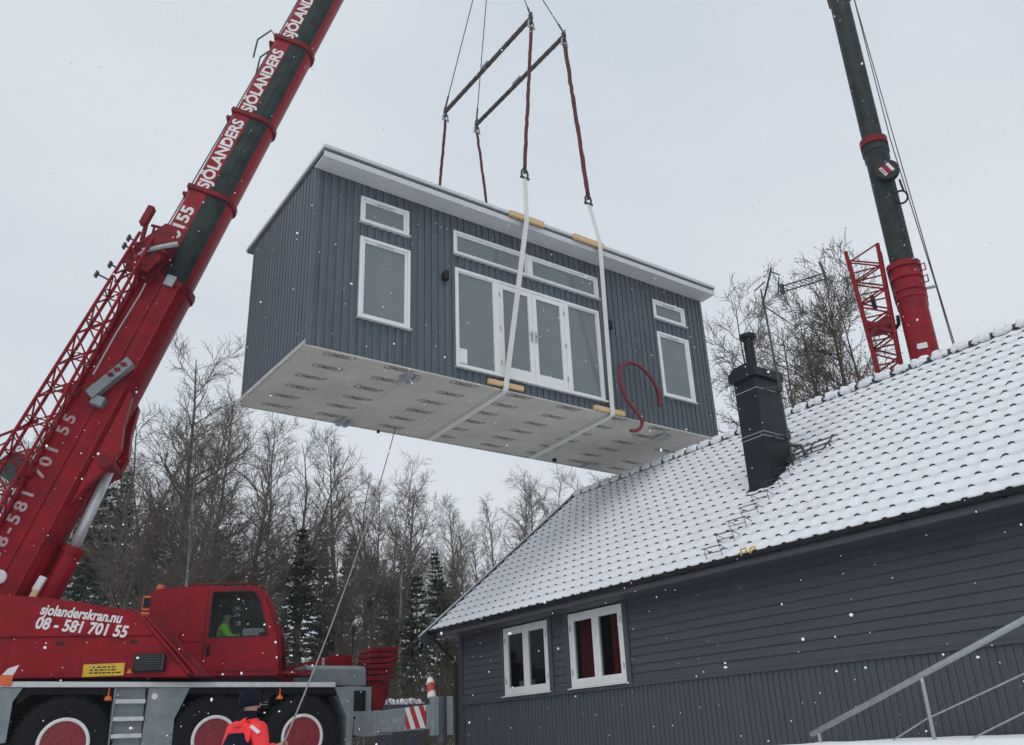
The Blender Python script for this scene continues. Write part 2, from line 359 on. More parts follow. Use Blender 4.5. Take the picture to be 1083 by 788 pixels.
g=MB(); lump_sheet(g,-.06,CL+.12,-.46,3.43,lambda x,y:rz(y,3.795),.04,90,14,random.Random(5)); g.build('snow',M['snow'],rf,smooth=True)
# windows
def ring_frame(mb,x0,x1,z0,z1,w_,y0,y1,wb=None):
    wb=wb or w_
    mb.box(x0,x0+w_,y0,y1,z0,z1); mb.box(x1-w_,x1,y0,y1,z0,z1)
    mb.box(x0+w_,x1-w_,y0+.001,y1,z1-w_,z1-.0005); mb.box(x0+w_,x1-w_,y0+.001,y1,z0+.0005,z0+wb)
def cab_window(key,fw=.10,vent=True):
    x0,x1,z0,z1=OPEN[key]
    wd=thing('window',None,None,(0,0,0)); wd.parent=cabin
    g=MB(); ring_frame(g,x0,x1,z0,z1,.055,-.05,.05); ring_frame(g,x0+.056,x1-.056,z0+.056,z1-.056,.05,-.028,.045)
    if vent: pass
    g.build('frame',M['white'],wd,bevel=.004)
    g=MB(); g.prism([(-.10,z0-.012),(.0,z0-.006),(.0,z0+.012),(-.10,z0+.004)],x0-.02,x1+.02,axes='yz'); g.build('sill',M['white'],wd)
    g=MB(); g.box(x0+.1,x1-.1,.005,.02,z0+.1,z1-.1); g.build('pane',M['pane'],wd)
    if vent:
        g=MB(); c=(x0+x1)/2; g.box(c-.20,c+.20,-.042,-.029,z1-.098,z1-.066); vt_=g.build('vent',M['white'],wd)
        g=MB()
        for i in range(9): g.box(c-.175+.038*i,c-.153+.038*i,-.0435,-.0425,z1-.092,z1-.072)
        g.build('slots',M['trim_dark'],vt_)
    return wd
for k_ in ('lu','ll','ru','rl'): cab_window(k_)
# long transom of two lights
x0,x1,z0,z1=OPEN['tr']; wd=thing('window','long transom window of two lights above the doors',None); wd.parent=cabin
g=MB(); ring_frame(g,x0,x1,z0,z1,.055,-.05,.05); xm=4.80; g.box(xm-.06,xm+.06,-.045,.05,z0+.056,z1-.056); 
ring_frame(g,x0+.056,xm-.061,z0+.056,z1-.056,.04,-.028,.045); ring_frame(g,xm+.061,x1-.056,z0+.056,z1-.056,.04,-.028,.045)
g.build('frame',M['white'],wd,bevel=.004)
g=MB(); g.prism([(-.10,z0-.012),(.0,z0-.006),(.0,z0+.012),(-.10,z0+.004)],x0-.02,x1+.02,axes='yz'); g.build('sill',M['white'],wd)
for a,b in ((x0+.096,xm-.1),(xm+.1,x1-.096)):
    g=MB(); g.box(a,b,.005,.02,z0+.096,z1-.096); g.build('pane',M['pane'],wd)
# door set: fixed light, two leaves, fixed light
x0,x1,z0,z1=OPEN['do']; wd=thing('glazed_door_set','white glazed double doors between two tall fixed lights',None); wd.parent=cabin
g=MB(); ring_frame(g,x0,x1,z0,z1,.06,-.05,.05)
for xm in (3.93,5.72): g.box(xm-.055,xm+.055,-.046,.05,z0+.06,z1-.06)
g.build('frame',M['white'],wd,bevel=.004)
g=MB(); g.prism([(-.11,z0-.02),(.0,z0-.01),(.0,z0+.012),(-.11,z0+.004)],x0-.02,x1+.02,axes='yz'); g.build('sill',M['white'],wd)
for a,b in ((x0+.06,3.875),(5.775,x1-.06)):
    g=MB(); ring_frame(g,a,b,z0+.061,z1-.061,.025,-.03,.045); g.build('glazing_bead',M['white'],wd)
    g=MB(); g.box(a+.02,b-.02,.005,.02,z0+.08,z1-.08); g.build('pane',M['pane'],wd)
for a,b,h in ((3.987,4.823,1),(4.828,5.663,-1)):
    g=MB(); ring_frame(g,a,b,z0+.062,z1-.062,.105,-.038,.03,.2); lf=g.build('door_leaf',M['white'],wd,bevel=.005)
    g=MB(); g.box(a+.1,b-.1,-.004,.012,z0+.25,z1-.16); g.build('pane',M['pane'],lf)
    hx=b-.05 if h>0 else a+.05
    g=MB(); g.box(hx-.02,hx+.02,-.05,-.0385,1.18,1.42); g.tube([(hx,-.05,1.32),(hx,-.09,1.32),(hx-.10*h,-.09,1.32)],.012); g.build('door_handle',M['galv'],lf)
    hh=a+.004 if h>0 else b-.004
    for zz in (.55,1.3,2.05):
        g=MB(); g.tube([(hh,-.05,zz-.05),(hh,-.05,zz+.05)],.014); g.build('hinge',M['galv'],lf)
# sticker / tape at the foot of the left fixed light
g=MB(); g.box(3.05,3.22,-.006,.0035,.36,.66); g.build('paper_notice',M['white'],wd)
# wall lamps
for lx in (2.70,6.90):
    lamp=thing('wall_lamp',None,None); lamp.parent=cabin
    g=MB(); g.box(lx-.05,lx+.05,-.06,-.029,2.0,2.14); g.lathe([(.055,-.09),(.06,-.08),(.06,.08),(.055,.09)],20,Matrix.Translation((lx,-.115,2.07))); g.build('lamp_body',M['black'],lamp,bevel=.004)
# interior so the glazing has depth
g=MB(); g.box(.13,CL-.13,CW-.2,CW-.15,.05,CHB-.1); g.build('back_room_wall',M['amber'],cabin)

# wooden packing blocks held between the straps and the cabin
def block(name,label,x0,x1,y0,y1,z0,z1):
    cx,cy,cz=(x0+x1)/2,(y0+y1)/2,z0
    o_=cw(cx,cy,cz)
    g=MB(); g.box(-(x1-x0)/2,(x1-x0)/2,-(y1-y0)/2,(y1-y0)/2,0,z1-z0)
    b=g.build('packing_block',M['timber'],None,bevel=.006); b.location=o_; b.rotation_euler=(0,0,CYAW); tag(b,label,'wood block')
block('b','pale timber packing block at the foot of the double doors, under the left strap',3.64,4.47,-.10,-.030,.035,.13)
block('b','pale timber packing block below the right fixed door light, under the right strap',6.28,7.13,-.10,-.030,.0,.10)
block('b','pale timber packing block on the roof edge under the left white strap',4.0,4.87,-.545,-.474,3.67,3.79)
block('b','pale timber packing block on the roof edge under the right white strap',5.69,6.54,-.545,-.474,3.67,3.79)

# slings, bars, wires (cabin coordinates)
def ribbon(mb,pts,wdir,wid,th=.008):
    """flat webbing along pts; wdir = direction of the width"""
    pts=[Vector(p) for p in pts]; vs=[];fs=[]; wd=Vector(wdir).normalized()
    for i,p in enumerate(pts):
        t=(pts[min(i+1,len(pts)-1)]-pts[max(i-1,0)]).normalized(); w_=(wd-t*wd.dot(t)).normalized(); n=t.cross(w_)
        for a,b in((-1,-1),(1,-1),(1,1),(-1,1)): vs.append(p+w_*(a*wid/2)+n*(b*th/2))
    for i in range(len(pts)-1):
        for k in range(4): fs.append((4*i+k,4*i+(k+1)%4,4*i+4+(k+1)%4,4*i+4+k))
    fs+= [(3,2,1,0),tuple(4*(len(pts)-1)+k for k in range(4))]
    mb.add(vs,fs)
def bez(pts,n=24):
    # Catmull-Rom through pts
    P=[Vector(p) for p in pts]; P=[2*P[0]-P[1]]+P+[2*P[-1]-P[-2]]; out=[]
    for i in range(1,len(P)-2):
        for k in range(n):
            t=k/n; a,b,c,d=P[i-1],P[i],P[i+1],P[i+2]
            out.append(.5*((2*b)+(c-a)*t+(2*a-5*b+4*c-d)*t*t+(3*b-a-3*c+d)*t*t*t))
    out.append(P[-2]); return out
F1,F2=Vector((4.51,-.42,4.90)),Vector((6.283,-.42,4.88))
K1,K2=Vector((4.60,CW+.37,4.9)),Vector((6.45,CW+.37,4.9))
B1F,B1B=Vector((4.99,-.35,9.62)),Vector((4.966,CW+.35,9.50)); B2F,B2B=Vector((6.0,-.35,9.60)),Vector((5.976,CW+.35,9.52))
HK=Vector((5.40,CW/2,15.0))
for (xf,xb,F,K,lab) in ((4.03,4.25,F1,K1,'white webbing strap looped under the cabin beside the glazed double doors'),(6.76,7.04,F2,K2,'white webbing strap looped under the cabin beside the red hose')):
    root=thing('lifting_strap',lab,'lifting strap',cw(xf,-.1,0),CYAW)
    off=Vector((xf,-.1,0))
    d=(F-Vector((xf,0,.1)))
    xr=F.x+(xf-F.x)*(F.z-3.73)/(F.z)
    pts=[Vector((xr+(F.x-xr)*.95,F.y-.004,F.z-.06)),Vector((xr,-.556,3.78)),Vector((xr,-.556,3.68)),Vector((xf+(xr-xf)*.03,-.114,.13)),Vector((xf,-.112,.02)),Vector((xf,-.085,-.035)),Vector((xf+.01,-.03,-.052)),
         Vector((xb,CW+.03,-.052)),Vector((xb,CW+.075,-.03)),Vector((xb,CW+.08,.05)),Vector((xb+.05,CW+.34,3.6)),K-Vector((0,0,.06))]
    g=MB(); ribbon(g,[p-off for p in pts],(1,0,0),.115,.010)
    g.build('webbing',M['strap'],root)
    # doubled protective sleeve on the underside
    g=MB(); 
    for dx in (-.085,.085): g.tube([(xf+dx-off.x,.05-off.y,-.047),(xb+dx-off.x,CW-.02-off.y,-.047)],.013,6)
    g.build('edge_cord',M['strap'],root)
def shackle(mb,p,ax,s=1.0):
    p=Vector(p); ax=Vector(ax).normalized()
    pts=[p+ax*(.055*s*cos(q))+Vector((0,0,-.02*s+.085*s*sin(q))) for q in [pi*i/10 for i in range(11)]]
    pts=[p+ax*(.045*s)+Vector((0,0,-.09*s))]+pts+[p-ax*(.045*s)+Vector((0,0,-.09*s))]
    mb.tube(pts,.016*s,8); mb.tube([p+ax*.075*s+Vector((0,0,-.085*s)),p-ax*.075*s+Vector((0,0,-.085*s))],.02*s,8)
slabs=[('dark red sling between the left spreader bar\'s front end and the left strap',B1F,F1),('thickest dark red sling, between the right spreader bar\'s front end and the right strap',B2F,F2),
       ('dark red sling dropping behind the cabin roof from the left spreader bar',B1B,K1),('dark red sling dropping behind the cabin roof from the right spreader bar',B2B,K2)]
for i,(lab,a,b) in enumerate(slabs):
    root=thing('round_sling',lab,'sling',cw(*b),CYAW,'red slings between the spreader bars and the straps')
    a2=a-Vector((0,0,.26)); b2=b+Vector((0,0,.16)); rng=random.Random(i)
    pts=[]; n=30
    for k in range(n+1):
        t=k/n; p=a2.lerp(b2,t); pts.append(p+Vector((rng.uniform(-.008,.008),rng.uniform(-.008,.008),0))-b)
    g=MB(); r0=.030 if i in(0,) else .042 if i==1 else .026
    g.tube([p+Vector((.018,0,0)) for p in pts],[r0*(1+.18*rng.uniform(-1,1)) for p in pts],8); 
    g.tube([p-Vector((.022,.01,0)) for p in pts],[r0*.8*(1+.18*rng.uniform(-1,1)) for p in pts],8)
    g.build('sling_body',M['sling'],root,smooth=True)
    g=MB(); shackle(g,a2+Vector((0,0,.10))-b,(1,0,0),1.4); g.build('shackle',M['galv'],root,smooth=True)
    g=MB(); shackle(g,Vector((0,0,.06)),(1,0,0),1.5); g.tube([(0,0,.05),(0,0,.17)],.03); g.build('shackle',M['steel_dark'],root,smooth=True)
for lab,a,b in (('dark steel spreader bar nearer the lettered red boom',B1F,B1B),('dark steel spreader bar on the right, nearer the free-standing chimney',B2F,B2B)):
    c=(a+b)/2; root=thing('spreader_bar',lab,'spreader bar',cw(*c),CYAW)
    e=(a-b).normalized()
    g=MB(); g.tube([b-c-e*.05,b-c,a-c,a-c+e*.05],[.045,.055,.055,.045],12); 
    for k in range(14): 
        p=(b-c).lerp(a-c,(k+.5)/14); g.tube([p-e*.012,p+e*.012],.062,12)
    g.build('bar_tube',M['bar'],root,smooth=False)
    g=MB(); g.obox(Vector((0,0,.075)),(.05,0,0),e*.16,(0,0,.03)); g.build('maker_plate',M['galv'],root)
    for p in (a,b):
        g=MB(); q=p-c; g.box(q.x-.012,q.x+.012,q.y-.07,q.y+.07,-.20+q.z,.16+q.z); g.build('end_lug',M['steel_dark'],root,bevel=.003)
for lab,p in (('thin wire rope rising to the hook from the front end of the left spreader bar',B1F),('thin wire rope rising to the hook from the rear end of the left spreader bar',B1B),('thin wire rope rising to the hook from the front end of the right spreader bar',B2F),('thin wire rope rising to the hook from the rear end of the right spreader bar',B2B)):
    root=thing('wire_rope',lab,'wire rope',cw(*p),CYAW,'wire ropes from the spreader bars to the hook')
    e=HK-p; g=MB(); g.tube([Vector((0,0,.13)),e],.013,6); g.build('wire',M['steel_dark'],root)
    g=MB(); g.tube([Vector((0,0,.12)),Vector((0,0,.13))+e.normalized()*.35],.024,8); g.build('ferrule',M['steel_dark'],root)
# red hose loop at the cabin front
hp=[(7.23,-.10,-.02),(7.22,-.17,-.30),(7.42,-.19,-.30),(7.5,-.16,-.10),(7.35,-.2,.12),(7.05,-.24,.38),(6.92,-.25,.80),(7.00,-.24,1.08),(7.25,-.23,1.22),(7.62,-.23,1.18),(7.95,-.22,.92),(8.12,-.20,.60),(8.14,-.17,.36)]
hp=[(7.62,-.06,.05)]+[(7.56,-.13,-.13),(7.40,-.16,-.25),(7.24,-.16,-.30)]
hose=[(7.20,-.13,-.33),(7.36,-.15,-.30),(7.52,-.15,-.16),(7.50,-.17,.0),(7.30,-.2,.14),(7.05,-.23,.36),(6.92,-.24,.75),(6.97,-.24,1.0),(7.18,-.23,1.18),(7.45,-.23,1.21),(7.72,-.22,1.12),(7.98,-.21,.88),(8.10,-.19,.62),(8.13,-.16,.38)]
c0=Vector(hose[0]); g=MB(); g.tube([p-c0 for p in bez(hose,8)],.040,10); ho=g.build('hose_loop',M['hose'],smooth=True); ho.location=cw(*c0); ho.rotation_euler=(0,0,CYAW); tag(ho,'dark red ribbed hose curling off the lower front of the hanging cabin','hose')

# ------------------------------------------------------------------ house
HR=thing('grey_house','slate grey wooden house with snow covered tiled roof at the right','house',(-1.949,19.303,CAM),math.atan2(-.81226,.58329))
HM=Matrix.Translation(HR.location)@Matrix.Rotation(HR.rotation_euler.z,4,'Z')
def hw(x,y,z): return HM@Vector((x,y,z))
EZ=2.307; RN,RZ=4.203,5.737; HL=18.0; WN=.509; WX0=.379; TZ=.861; SOF=2.175
sl=Vector((0,RN,RZ-EZ)).normalized(); rn=Vector((0,-sl.z,sl.y))      # slope direction and outward normal
WINS=[(2.017,3.457,.910,2.148),(4.073,5.523,.910,2.148)]
HB=-1.35     # foot of walls, relative to the camera height
g=MB(); boards(g,WX0,HL-.4,lambda x:HB,lambda x:TZ-.03,.100,.054,WN,.013)
g.build('lower_wall',M['wall_low'],HR)
# upper lap siding, cut round windows
g=MB(); z=TZ+.03; hgt=.131; xs=[WX0,HL-.4]
while z<SOF:
    z1=min(SOF+.02,z+hgt)
    segs=[(WX0,HL-.4)]
    for a,b,c,d in WINS:
        if z1>c+.02 and z<d-.02:
            n=[]
            for p,q in segs:
                if a>p and b<q: n+=[(p,a+.01),(b-.01,q)]
                else: n.append((p,q))
            segs=n
    for p,q in segs:
        g.prism([(WN-.030,z),(WN-.026,z+.012),(WN-.008,z1+.006),(WN+.05,z1+.006),(WN+.05,z)],p,q,axes='yz')
    z=z1
g.build('upper_siding',M['wall'],HR)
g=MB(); g.box(WX0,HL-.4,WN-.05,WN+.01,TZ-.035,TZ+.0); g.box(WX0,HL-.4,WN-.034,WN+.01,TZ+.0,TZ+.028); g.build('belt_trim',M['trim_dark'],HR,bevel=.004)
g=MB(); g.box(WX0-.02,WX0+.11,WN-.045,WN+.1,HB,SOF); g.build('corner_board',M['trim_dark'],HR,bevel=.004)
# gable ends + back wall
def gable(x0,x1): 
    g=MB(); yb=2*RN-WN
    g.prism([(WN,HB),(yb,HB),(yb,SOF),(RN,RZ-.35),(WN,SOF)],x0,x1,axes='yz'); return g
gable(WX0,WX0+.12).build('gable_wall',M['wall'],HR); gable(HL-.5,HL-.4).build('gable_wall',M['wall'],HR)
g=MB(); g.box(WX0,HL-.4,2*RN-WN-.1,2*RN-WN,HB,SOF); g.build('back_wall',M['wall'],HR)
g=MB(); ops=[(a+.03,b-.03,c+.03,d-.03) for a,b,c,d in WINS]
g.prism([(WX0+.12,HB),(HL-.5,HB),(HL-.5,SOF),(WX0+.12,SOF)],WN+.055,WN+.10,holes=[[(a,c),(b,c),(b,d),(a,d)] for a,b,c,d in ops]); g.build('wall_core',M['room'],HR)
# windows
for wi,(a,b,c,d) in enumerate(WINS):
    wd=thing('window','left of the two white casement windows, dark behind' if wi==0 else 'right of the two white casement windows, red curtains behind',None); wd.parent=HR
    g=MB(); ring_frame(g,a,b,c,d,.05,WN-.035,WN+.08); g.build('frame',M['white'],wd,bevel=.004)
    m_=(a+b)/2
    for p,q in ((a+.051,m_-.003),(m_+.003,b-.051)):
        g=MB(); ring_frame(g,p,q,c+.051,d-.051,.085,WN-.028,WN+.04); lf=g.build('casement',M['white'],wd,bevel=.005)
        g=MB(); g.box(p+.08,q-.08,WN+.0,WN+.012,c+.13,d-.13); g.build('pane',M['house_glass'],lf)
        hx=p-.0 if p<m_-.1 else q
        for zz in (c+.25,d-.25):
            g=MB(); g.tube([(hx,WN-.035,zz-.05),(hx,WN-.035,zz+.05)],.013); g.build('hinge',M['galv'],lf)
    g=MB(); g.prism([(WN-.09,c-.03),(WN+.0,c-.012),(WN+.0,c+.004),(WN-.09,c-.014)],a-.05,b+.05,axes='yz'); g.build('sill',M['white'],wd)
    g=MB(); 
    for p,q in ((a-.115,a-.004),(b+.004,b+.115)): g.box(p,q,WN-.05,WN,c-.03,SOF)
    g.box(a-.115,b+.115,WN-.052,WN,c-.09,c-.034); g.build('casing',M['trim_dark'],wd,bevel=.004)
    if wi==1:
        rng=random.Random(3)
        for p,q in ((a+.06,m_-.05),(m_+.20,b-.06)):
            g=MB(); n=60; vs=[];fs=[]
            for k in range(n+1):
                x=p+(q-p)*k/n; y=WN+.16+.028*sin(k*1.05)+.01*sin(k*.37)
                vs+=[(x,y,c+.02),(x+.01*sin(k),y+.01,d-.02)]
            for k in range(n): fs.append((2*k,2*k+2,2*k+3,2*k+1))
            g.add(vs,fs); g.build('curtain',M['curtain'],wd,smooth=True)
    else:
        g=MB(); g.box(a+.1,b-.1,WN+.14,WN+.34,c+.05,c+.07); g.box(a+.16,a+.62,WN+.2,WN+.26,c+.071,c+.26); g.build('inner_sill',M['white'],wd)
        g=MB(); n=20; vs=[];fs=[]
        for k in range(n+1):
            x=b-.42+.36*k/n; y=WN+.40+.03*sin(k*1.3); vs+=[(x,y,c+.10),(x,y,c+.62)]
        for k in range(n): fs.append((2*k,2*k+2,2*k+3,2*k+1))
        g.add(vs,fs); g.build('curtain',M['curtain'],wd,smooth=True)
# roof
hr=thing('roof',None,None); hr.parent=HR
NC=19; SLEN=math.hypot(RN,RZ-EZ); CS=SLEN/NC; TP=.25; NX=8; RX0,RX1=.0,HL
NT=int((RX1-RX0)/TP); nxs=NT*NX
def wave(t):            # pantile: a roll over a little more than half the tile, a shallow pan beside it
    t%=1.0; d=abs(t-.5)
    return .027*cos(d/.27*pi/2) if d<.27 else -.003*sin((d-.27)/.23*pi/2)
WV=[wave(i/NX) for i in range(NX)]
def rp_(x,s,h): return Vector((x,0,EZ))+sl*s+rn*h
tl=MB(); sn=MB(); rng=random.Random(8)
import mathutils
def nz_(x,y,z=0): return mathutils.noise.noise(Vector((x,y,z)))
for c in range(NC):
    s0=c*CS; s1=s0+CS+.03
    vt=[];ft=[];vsn=[];fsn=[]
    th=[]
    for i in range(nxs+1):
        x=RX0+i*TP/NX; wv=WV[i%NX]
        vt+= [rp_(x,s0,.038+wv),rp_(x,s0+.002,.0+wv*.6),rp_(x,s1,.010+wv)]
        # snow: thick in the pans, thin over the rolls, pulled back from the lip on the rolls
        k=max(0,wv)/.027; nn=nz_(x*1.7,s0*2.1); n2=nz_(x*6,s0*7,3)
        bare=k>.22+.18*n2+.16*nn
        tk=.028+.010*nn+.006*n2-.019*k
        top=.038+wv+max(.006,tk); lip=s0-.006+.016*k+.006*n2
        drop=(.038+wv-.004) if bare else .004
        vsn+=[rp_(x,lip-.006*(not bare)-.004,min(top-.010,drop)),rp_(x,lip,top-.008),rp_(x,lip+.02,top-.001),rp_(x,s0+CS*.5,.038+wv-.014+max(.006,tk)+.004*n2),rp_(x,s1-.01,.010+wv+.004)]
    for i in range(nxs):
        for q in (0,2):
            pass
        a=3*i;b=3*(i+1)
        ft+=[(a+1,b+1,b,a),(a,b,b+2,a+2)]
        a=5*i;b=5*(i+1)
        for q in range(4): fsn.append((a+q,b+q,b+q+1,a+q+1))
    tl.add(vt,ft); sn.add(vsn,fsn)
tl.build('roof_tiles',M['tile'],hr,fixn=False); sn.build('snow',M['roof_snow'],hr,smooth=True,fixn=False)
# underlay and the rear slope
g=MB(); g.prism([(0,EZ-.03),(RN,RZ-.03),(RN,RZ-.14),(0,EZ-.13)],RX0+.01,RX1-.01,axes='yz'); g.prism([(RN,RZ-.03),(2*RN,EZ-.03),(2*RN,EZ-.13),(RN,RZ-.14)],RX0+.01,RX1-.01,axes='yz'); g.build('roof_boarding',M['trim_dark'],hr)
g=MB(); g.prism([(RN,RZ+.05),(2*RN+.05,EZ+.03),(2*RN+.05,EZ-.028),(RN,RZ-.028)],RX0-.01,RX1,axes='yz'); g.build('rear_snow',M['roof_snow'],hr)
# ridge tiles with snow caps
g=MB(); g2=MB(); k=0; x=RX0-.02
while x<RX1-.1:
    l=.36+.0*k
    arc=[(RN+.125*cos(q),RZ+.012+.105*sin(q)) for q in [pi*i/8 for i in range(9)]]
    arc2=[(RN+.105*cos(q),RZ+.008+.085*sin(q)) for q in [pi*i/8 for i in range(9)]]
    g.prism(arc+arc2[::-1],x,x+.06,axes='yz'); g.prism([(a,b-.012) for a,b in arc]+[(a,b-.012) for a,b in arc2[::-1]],x+.0605,x+l,axes='yz')
    rr=random.Random(k); 
    pts=[]
    for j in range(9):
        t=j/8; pts.append(Vector((x+.07+t*.31,RN-.045+rr.uniform(-.012,.012),RZ+.080+rr.uniform(0,.012))))
    g2.tube(pts,[.03]+[.072+rr.uniform(-.015,.012) for _ in range(7)]+[.025],8)
    g2.tube([p+Vector((0,-.062,-.052)) for p in pts],[.02]+[.054+rr.uniform(-.024,.014) for _ in range(7)]+[.02+rr.uniform(0,.02)],8)
    x+=l; k+=1
g.build('ridge_tiles',M['tile'],hr); g2.build('ridge_snow',M['roof_snow'],hr,smooth=True)
# barge boards on the left verge, pale metal edge
def slope_box(mb,x0,x1,s0,s1,h0,h1):
    vs=[rp_(x,s,h) for s in(s0,s1) for h in(h0,h1) for x in(x0,x1)]
    mb.add(vs,[(0,2,3,1),(4,5,7,6),(0,1,5,4),(2,6,7,3),(0,4,6,2),(1,3,7,5)])
g=MB(); slope_box(g,-.045,-.012,-.25,SLEN+.0,-.20,.085); g.build('barge_board',M['trim_dark'],hr)
g=MB(); slope_box(g,-.075,.03,-.27,SLEN,.088,.10); slope_box(g,-.079,-.073,-.27,SLEN,.02,.0995); g.build('verge_flashing',M['barge'],hr)
# fascia, soffit, gutter
g=MB(); g.box(-.01,HL,.03,.055,SOF-.005,EZ-.01); g.build('fascia',M['trim_dark'],HR)
g=MB(); 
for i in range(4): g.box(-.01,HL,.056+.115*i,.056+.112*(i+1),SOF,SOF+.02)
g.build('soffit',M['trim_dark'],HR)
g=MB(); arc=[(-.035+.062*cos(q),EZ+.018+.068*sin(q)) for q in [pi+pi*i/10 for i in range(11)]]; arc2=[(-.035+.056*cos(q),EZ+.018+.062*sin(q)) for q in [pi+pi*i/10 for i in range(11)]]
g.prism(arc+arc2[::-1],.0,HL,axes='yz')
for k in range(30): 
    x=.3+.6*k; pts=[(x,-.035+.066*cos(q),EZ+.018+.072*sin(q)) for q in [pi+pi*i/10 for i in range(11)]]+[(x,.035,EZ-.005)]; g.tube(pts,.007,5)
g.tube([(-.0,-.035,EZ-.002),(-.01,-.035,EZ-.002)],.055,12)
gut=g.build('gutter',M['gutter'],HR)
g=MB(); px_=.20; g.tube([(px_,-.035,EZ-.07),(px_,-.03,EZ-.17),(px_+.03,.06,EZ-.27),(px_+.10,WN-.17,EZ-.56),(px_+.12,WN-.08,EZ-.66),(px_+.12,WN-.08,HB+.25)],.042,12); dp=g.build('downpipe',M['gutter'],HR,smooth=False)
g=MB()
g.sphere((px_+.105,WN-.125,EZ-.60),.05,10); g.build('pipe_collar',M['galv'],dp)
# chimney
ch=thing('chimney','black sheet metal chimney with a round flue',None); ch.parent=hr
x0,x1,y0,y1=7.60,8.06,1.60,2.22
g=MB(); g.box(x0,x1,y0,y1,3.2,5.57); g.build('shaft',M['chim'],ch,bevel=.008)
g=MB(); g.box(x0-.06,x1+.06,y0-.06,y1+.06,5.572,5.73); g.prism([(x0-.055,5.731),(x1+.055,5.731),(x1-.1,5.83),(x0+.1,5.83)],y0-.055,y1+.055); g.build('cap',M['chim'],ch,bevel=.008)
g=MB(); g.lathe([(.088,5.82),(.088,6.40),(.125,6.41),(.145,6.43),(.145,6.49),(.10,6.50),(.088,6.47)],24,Matrix.Translation(((x0+x1)/2-.03,(y0+y1)/2,0))); g.build('flue',M['black'],ch)
for zz in (5.36,4.52):
    g=MB(); 
    for dz in ((0,) if zz>5 else (0,.07)): g.box(x0-.006,x1+.006,y0-.006,y1+.006,zz+dz,zz+dz+.012)
    g.build('band',M['galv'],ch)
g=MB(); slope_box(g,x0-.03,x1+.05,2.05,2.85,.05,.075); g.build('flashing',M['chim'],ch)
# aerial mast fixed beside the chimney
mx_,my_=8.24,1.98
am=thing('tv_aerial','tall thin mast with television aerial rods strapped beside the black chimney','aerial',hw(mx_,my_,4.1),HR.rotation_euler.z)
def am_t(mb,pts,r,n=8): mb.tube([Vector(p)-Vector((mx_,my_,4.1)) for p in pts],r,n)
g=MB(); am_t(g,[(mx_,my_,4.02),(mx_-.02,my_,6.0),(mx_-.05,my_,7.25)],[.020,.018,.014]); g.build('mast',M['steel_dark'],am)
g=MB()
for zz in (4.53,5.37): am_t(g,[(x1,1.8,zz),(mx_,my_,zz)],.018); am_t(g,[(x1,2.15,zz),(mx_,my_,zz)],.018); am_t(g,[(mx_,my_,zz-.07),(mx_,my_,zz+.07)],.045)
am_t(g,[(mx_,my_,4.35),(mx_+.18,my_+.05,4.30),(mx_+.22,my_+.05,4.15)],.03); g.build('mast_bracket',M['steel_dark'],am)
g=MB(); am_t(g,[(8.17,my_,6.95),(8.45,my_,7.48),(8.47,my_,7.55)],.018); am_t(g,[(8.45,my_,7.48),(8.62,my_,7.33)],.012); am_t(g,[(8.30,my_,7.35),(8.05,my_,7.28)],.012)
am_t(g,[(8.19,my_,6.92),(8.6,my_,6.45)],.012); am_t(g,[(8.60,my_,7.30),(8.52,my_,7.0)],.012); g.build('aerial_arm',M['steel_dark'],am)
g=MB(); 
for dz in (0,.11): am_t(g,[(8.60,my_,7.00+dz),(9.50,my_,6.84+dz)],.012)
for k in range(9):
    x=8.68+.095*k; zz=7.04-.018*k; am_t(g,[(x,my_-.16,zz),(x,my_+.16,zz)],.006,5)
am_t(g,[(9.49,my_,6.80),(9.42,my_,7.18)],.022); am_t(g,[(8.62,my_,6.96),(8.62,my_,7.14)],.04); g.build('aerial_rods',M['steel_dark'],am)
# roof steps up to the chimney
rs=thing('roof_ladder','row of black wire steps on the snowy tiles below the chimney','roof ladder',hw(8.15,.2,EZ+.2),HR.rotation_euler.z)
o_=Vector((8.15,.2,EZ+.2))
for k in range(8):
    s=.12+.365*k; cx=8.11+.018*k
    g=MB(); 
    for dx in (-.15,.15):
        g.tube([rp_(cx+dx,s-.06,.06)-o_,rp_(cx+dx*1.0,s+.0,.20)-o_,rp_(cx+dx,s+.11,.06)-o_],.006,6)
    g.tube([rp_(cx-.19,s,.20)-o_,rp_(cx+.19,s,.20)-o_],.008,6); g.tube([rp_(cx-.17,s-.04,.13)-o_,rp_(cx+.17,s-.04,.13)-o_],.006,6)
    g.build('step',M['steel_dark'],rs)
g=MB()
for s in (2.75,2.95,3.15): g.tube([rp_(8.02,s-.05,.13)-o_,rp_(8.85+.1*(s-2.7),s+.0,.13)-o_],.012,6)
for dx in (8.1,8.45,8.8): g.tube([rp_(dx,2.7,.13)-o_,rp_(dx,3.17,.13)-o_],.014,6); g.tube([rp_(dx,2.95,.03)-o_,rp_(dx,2.95,.13)-o_],.014,6)
g.build('step_platform',M['steel_dark'],rs)
# yellow ladder hooks on the gutter
yh=thing('ladder_hook','small yellow double hook on the gutter below the chimney','hook',hw(8.84,-.05,EZ),HR.rotation_euler.z)
for dx,h_ in ((-.085,.0),(.075,-.012)):
    g=MB(); g.tube([(dx-.04,-.075,-.01),(dx-.04,-.07,.075+h_),(dx+.04,-.055,.08+h_),(dx+.042,-.07,.03)],.014,6); g.build('hook_arch',M['yellow'],yh)
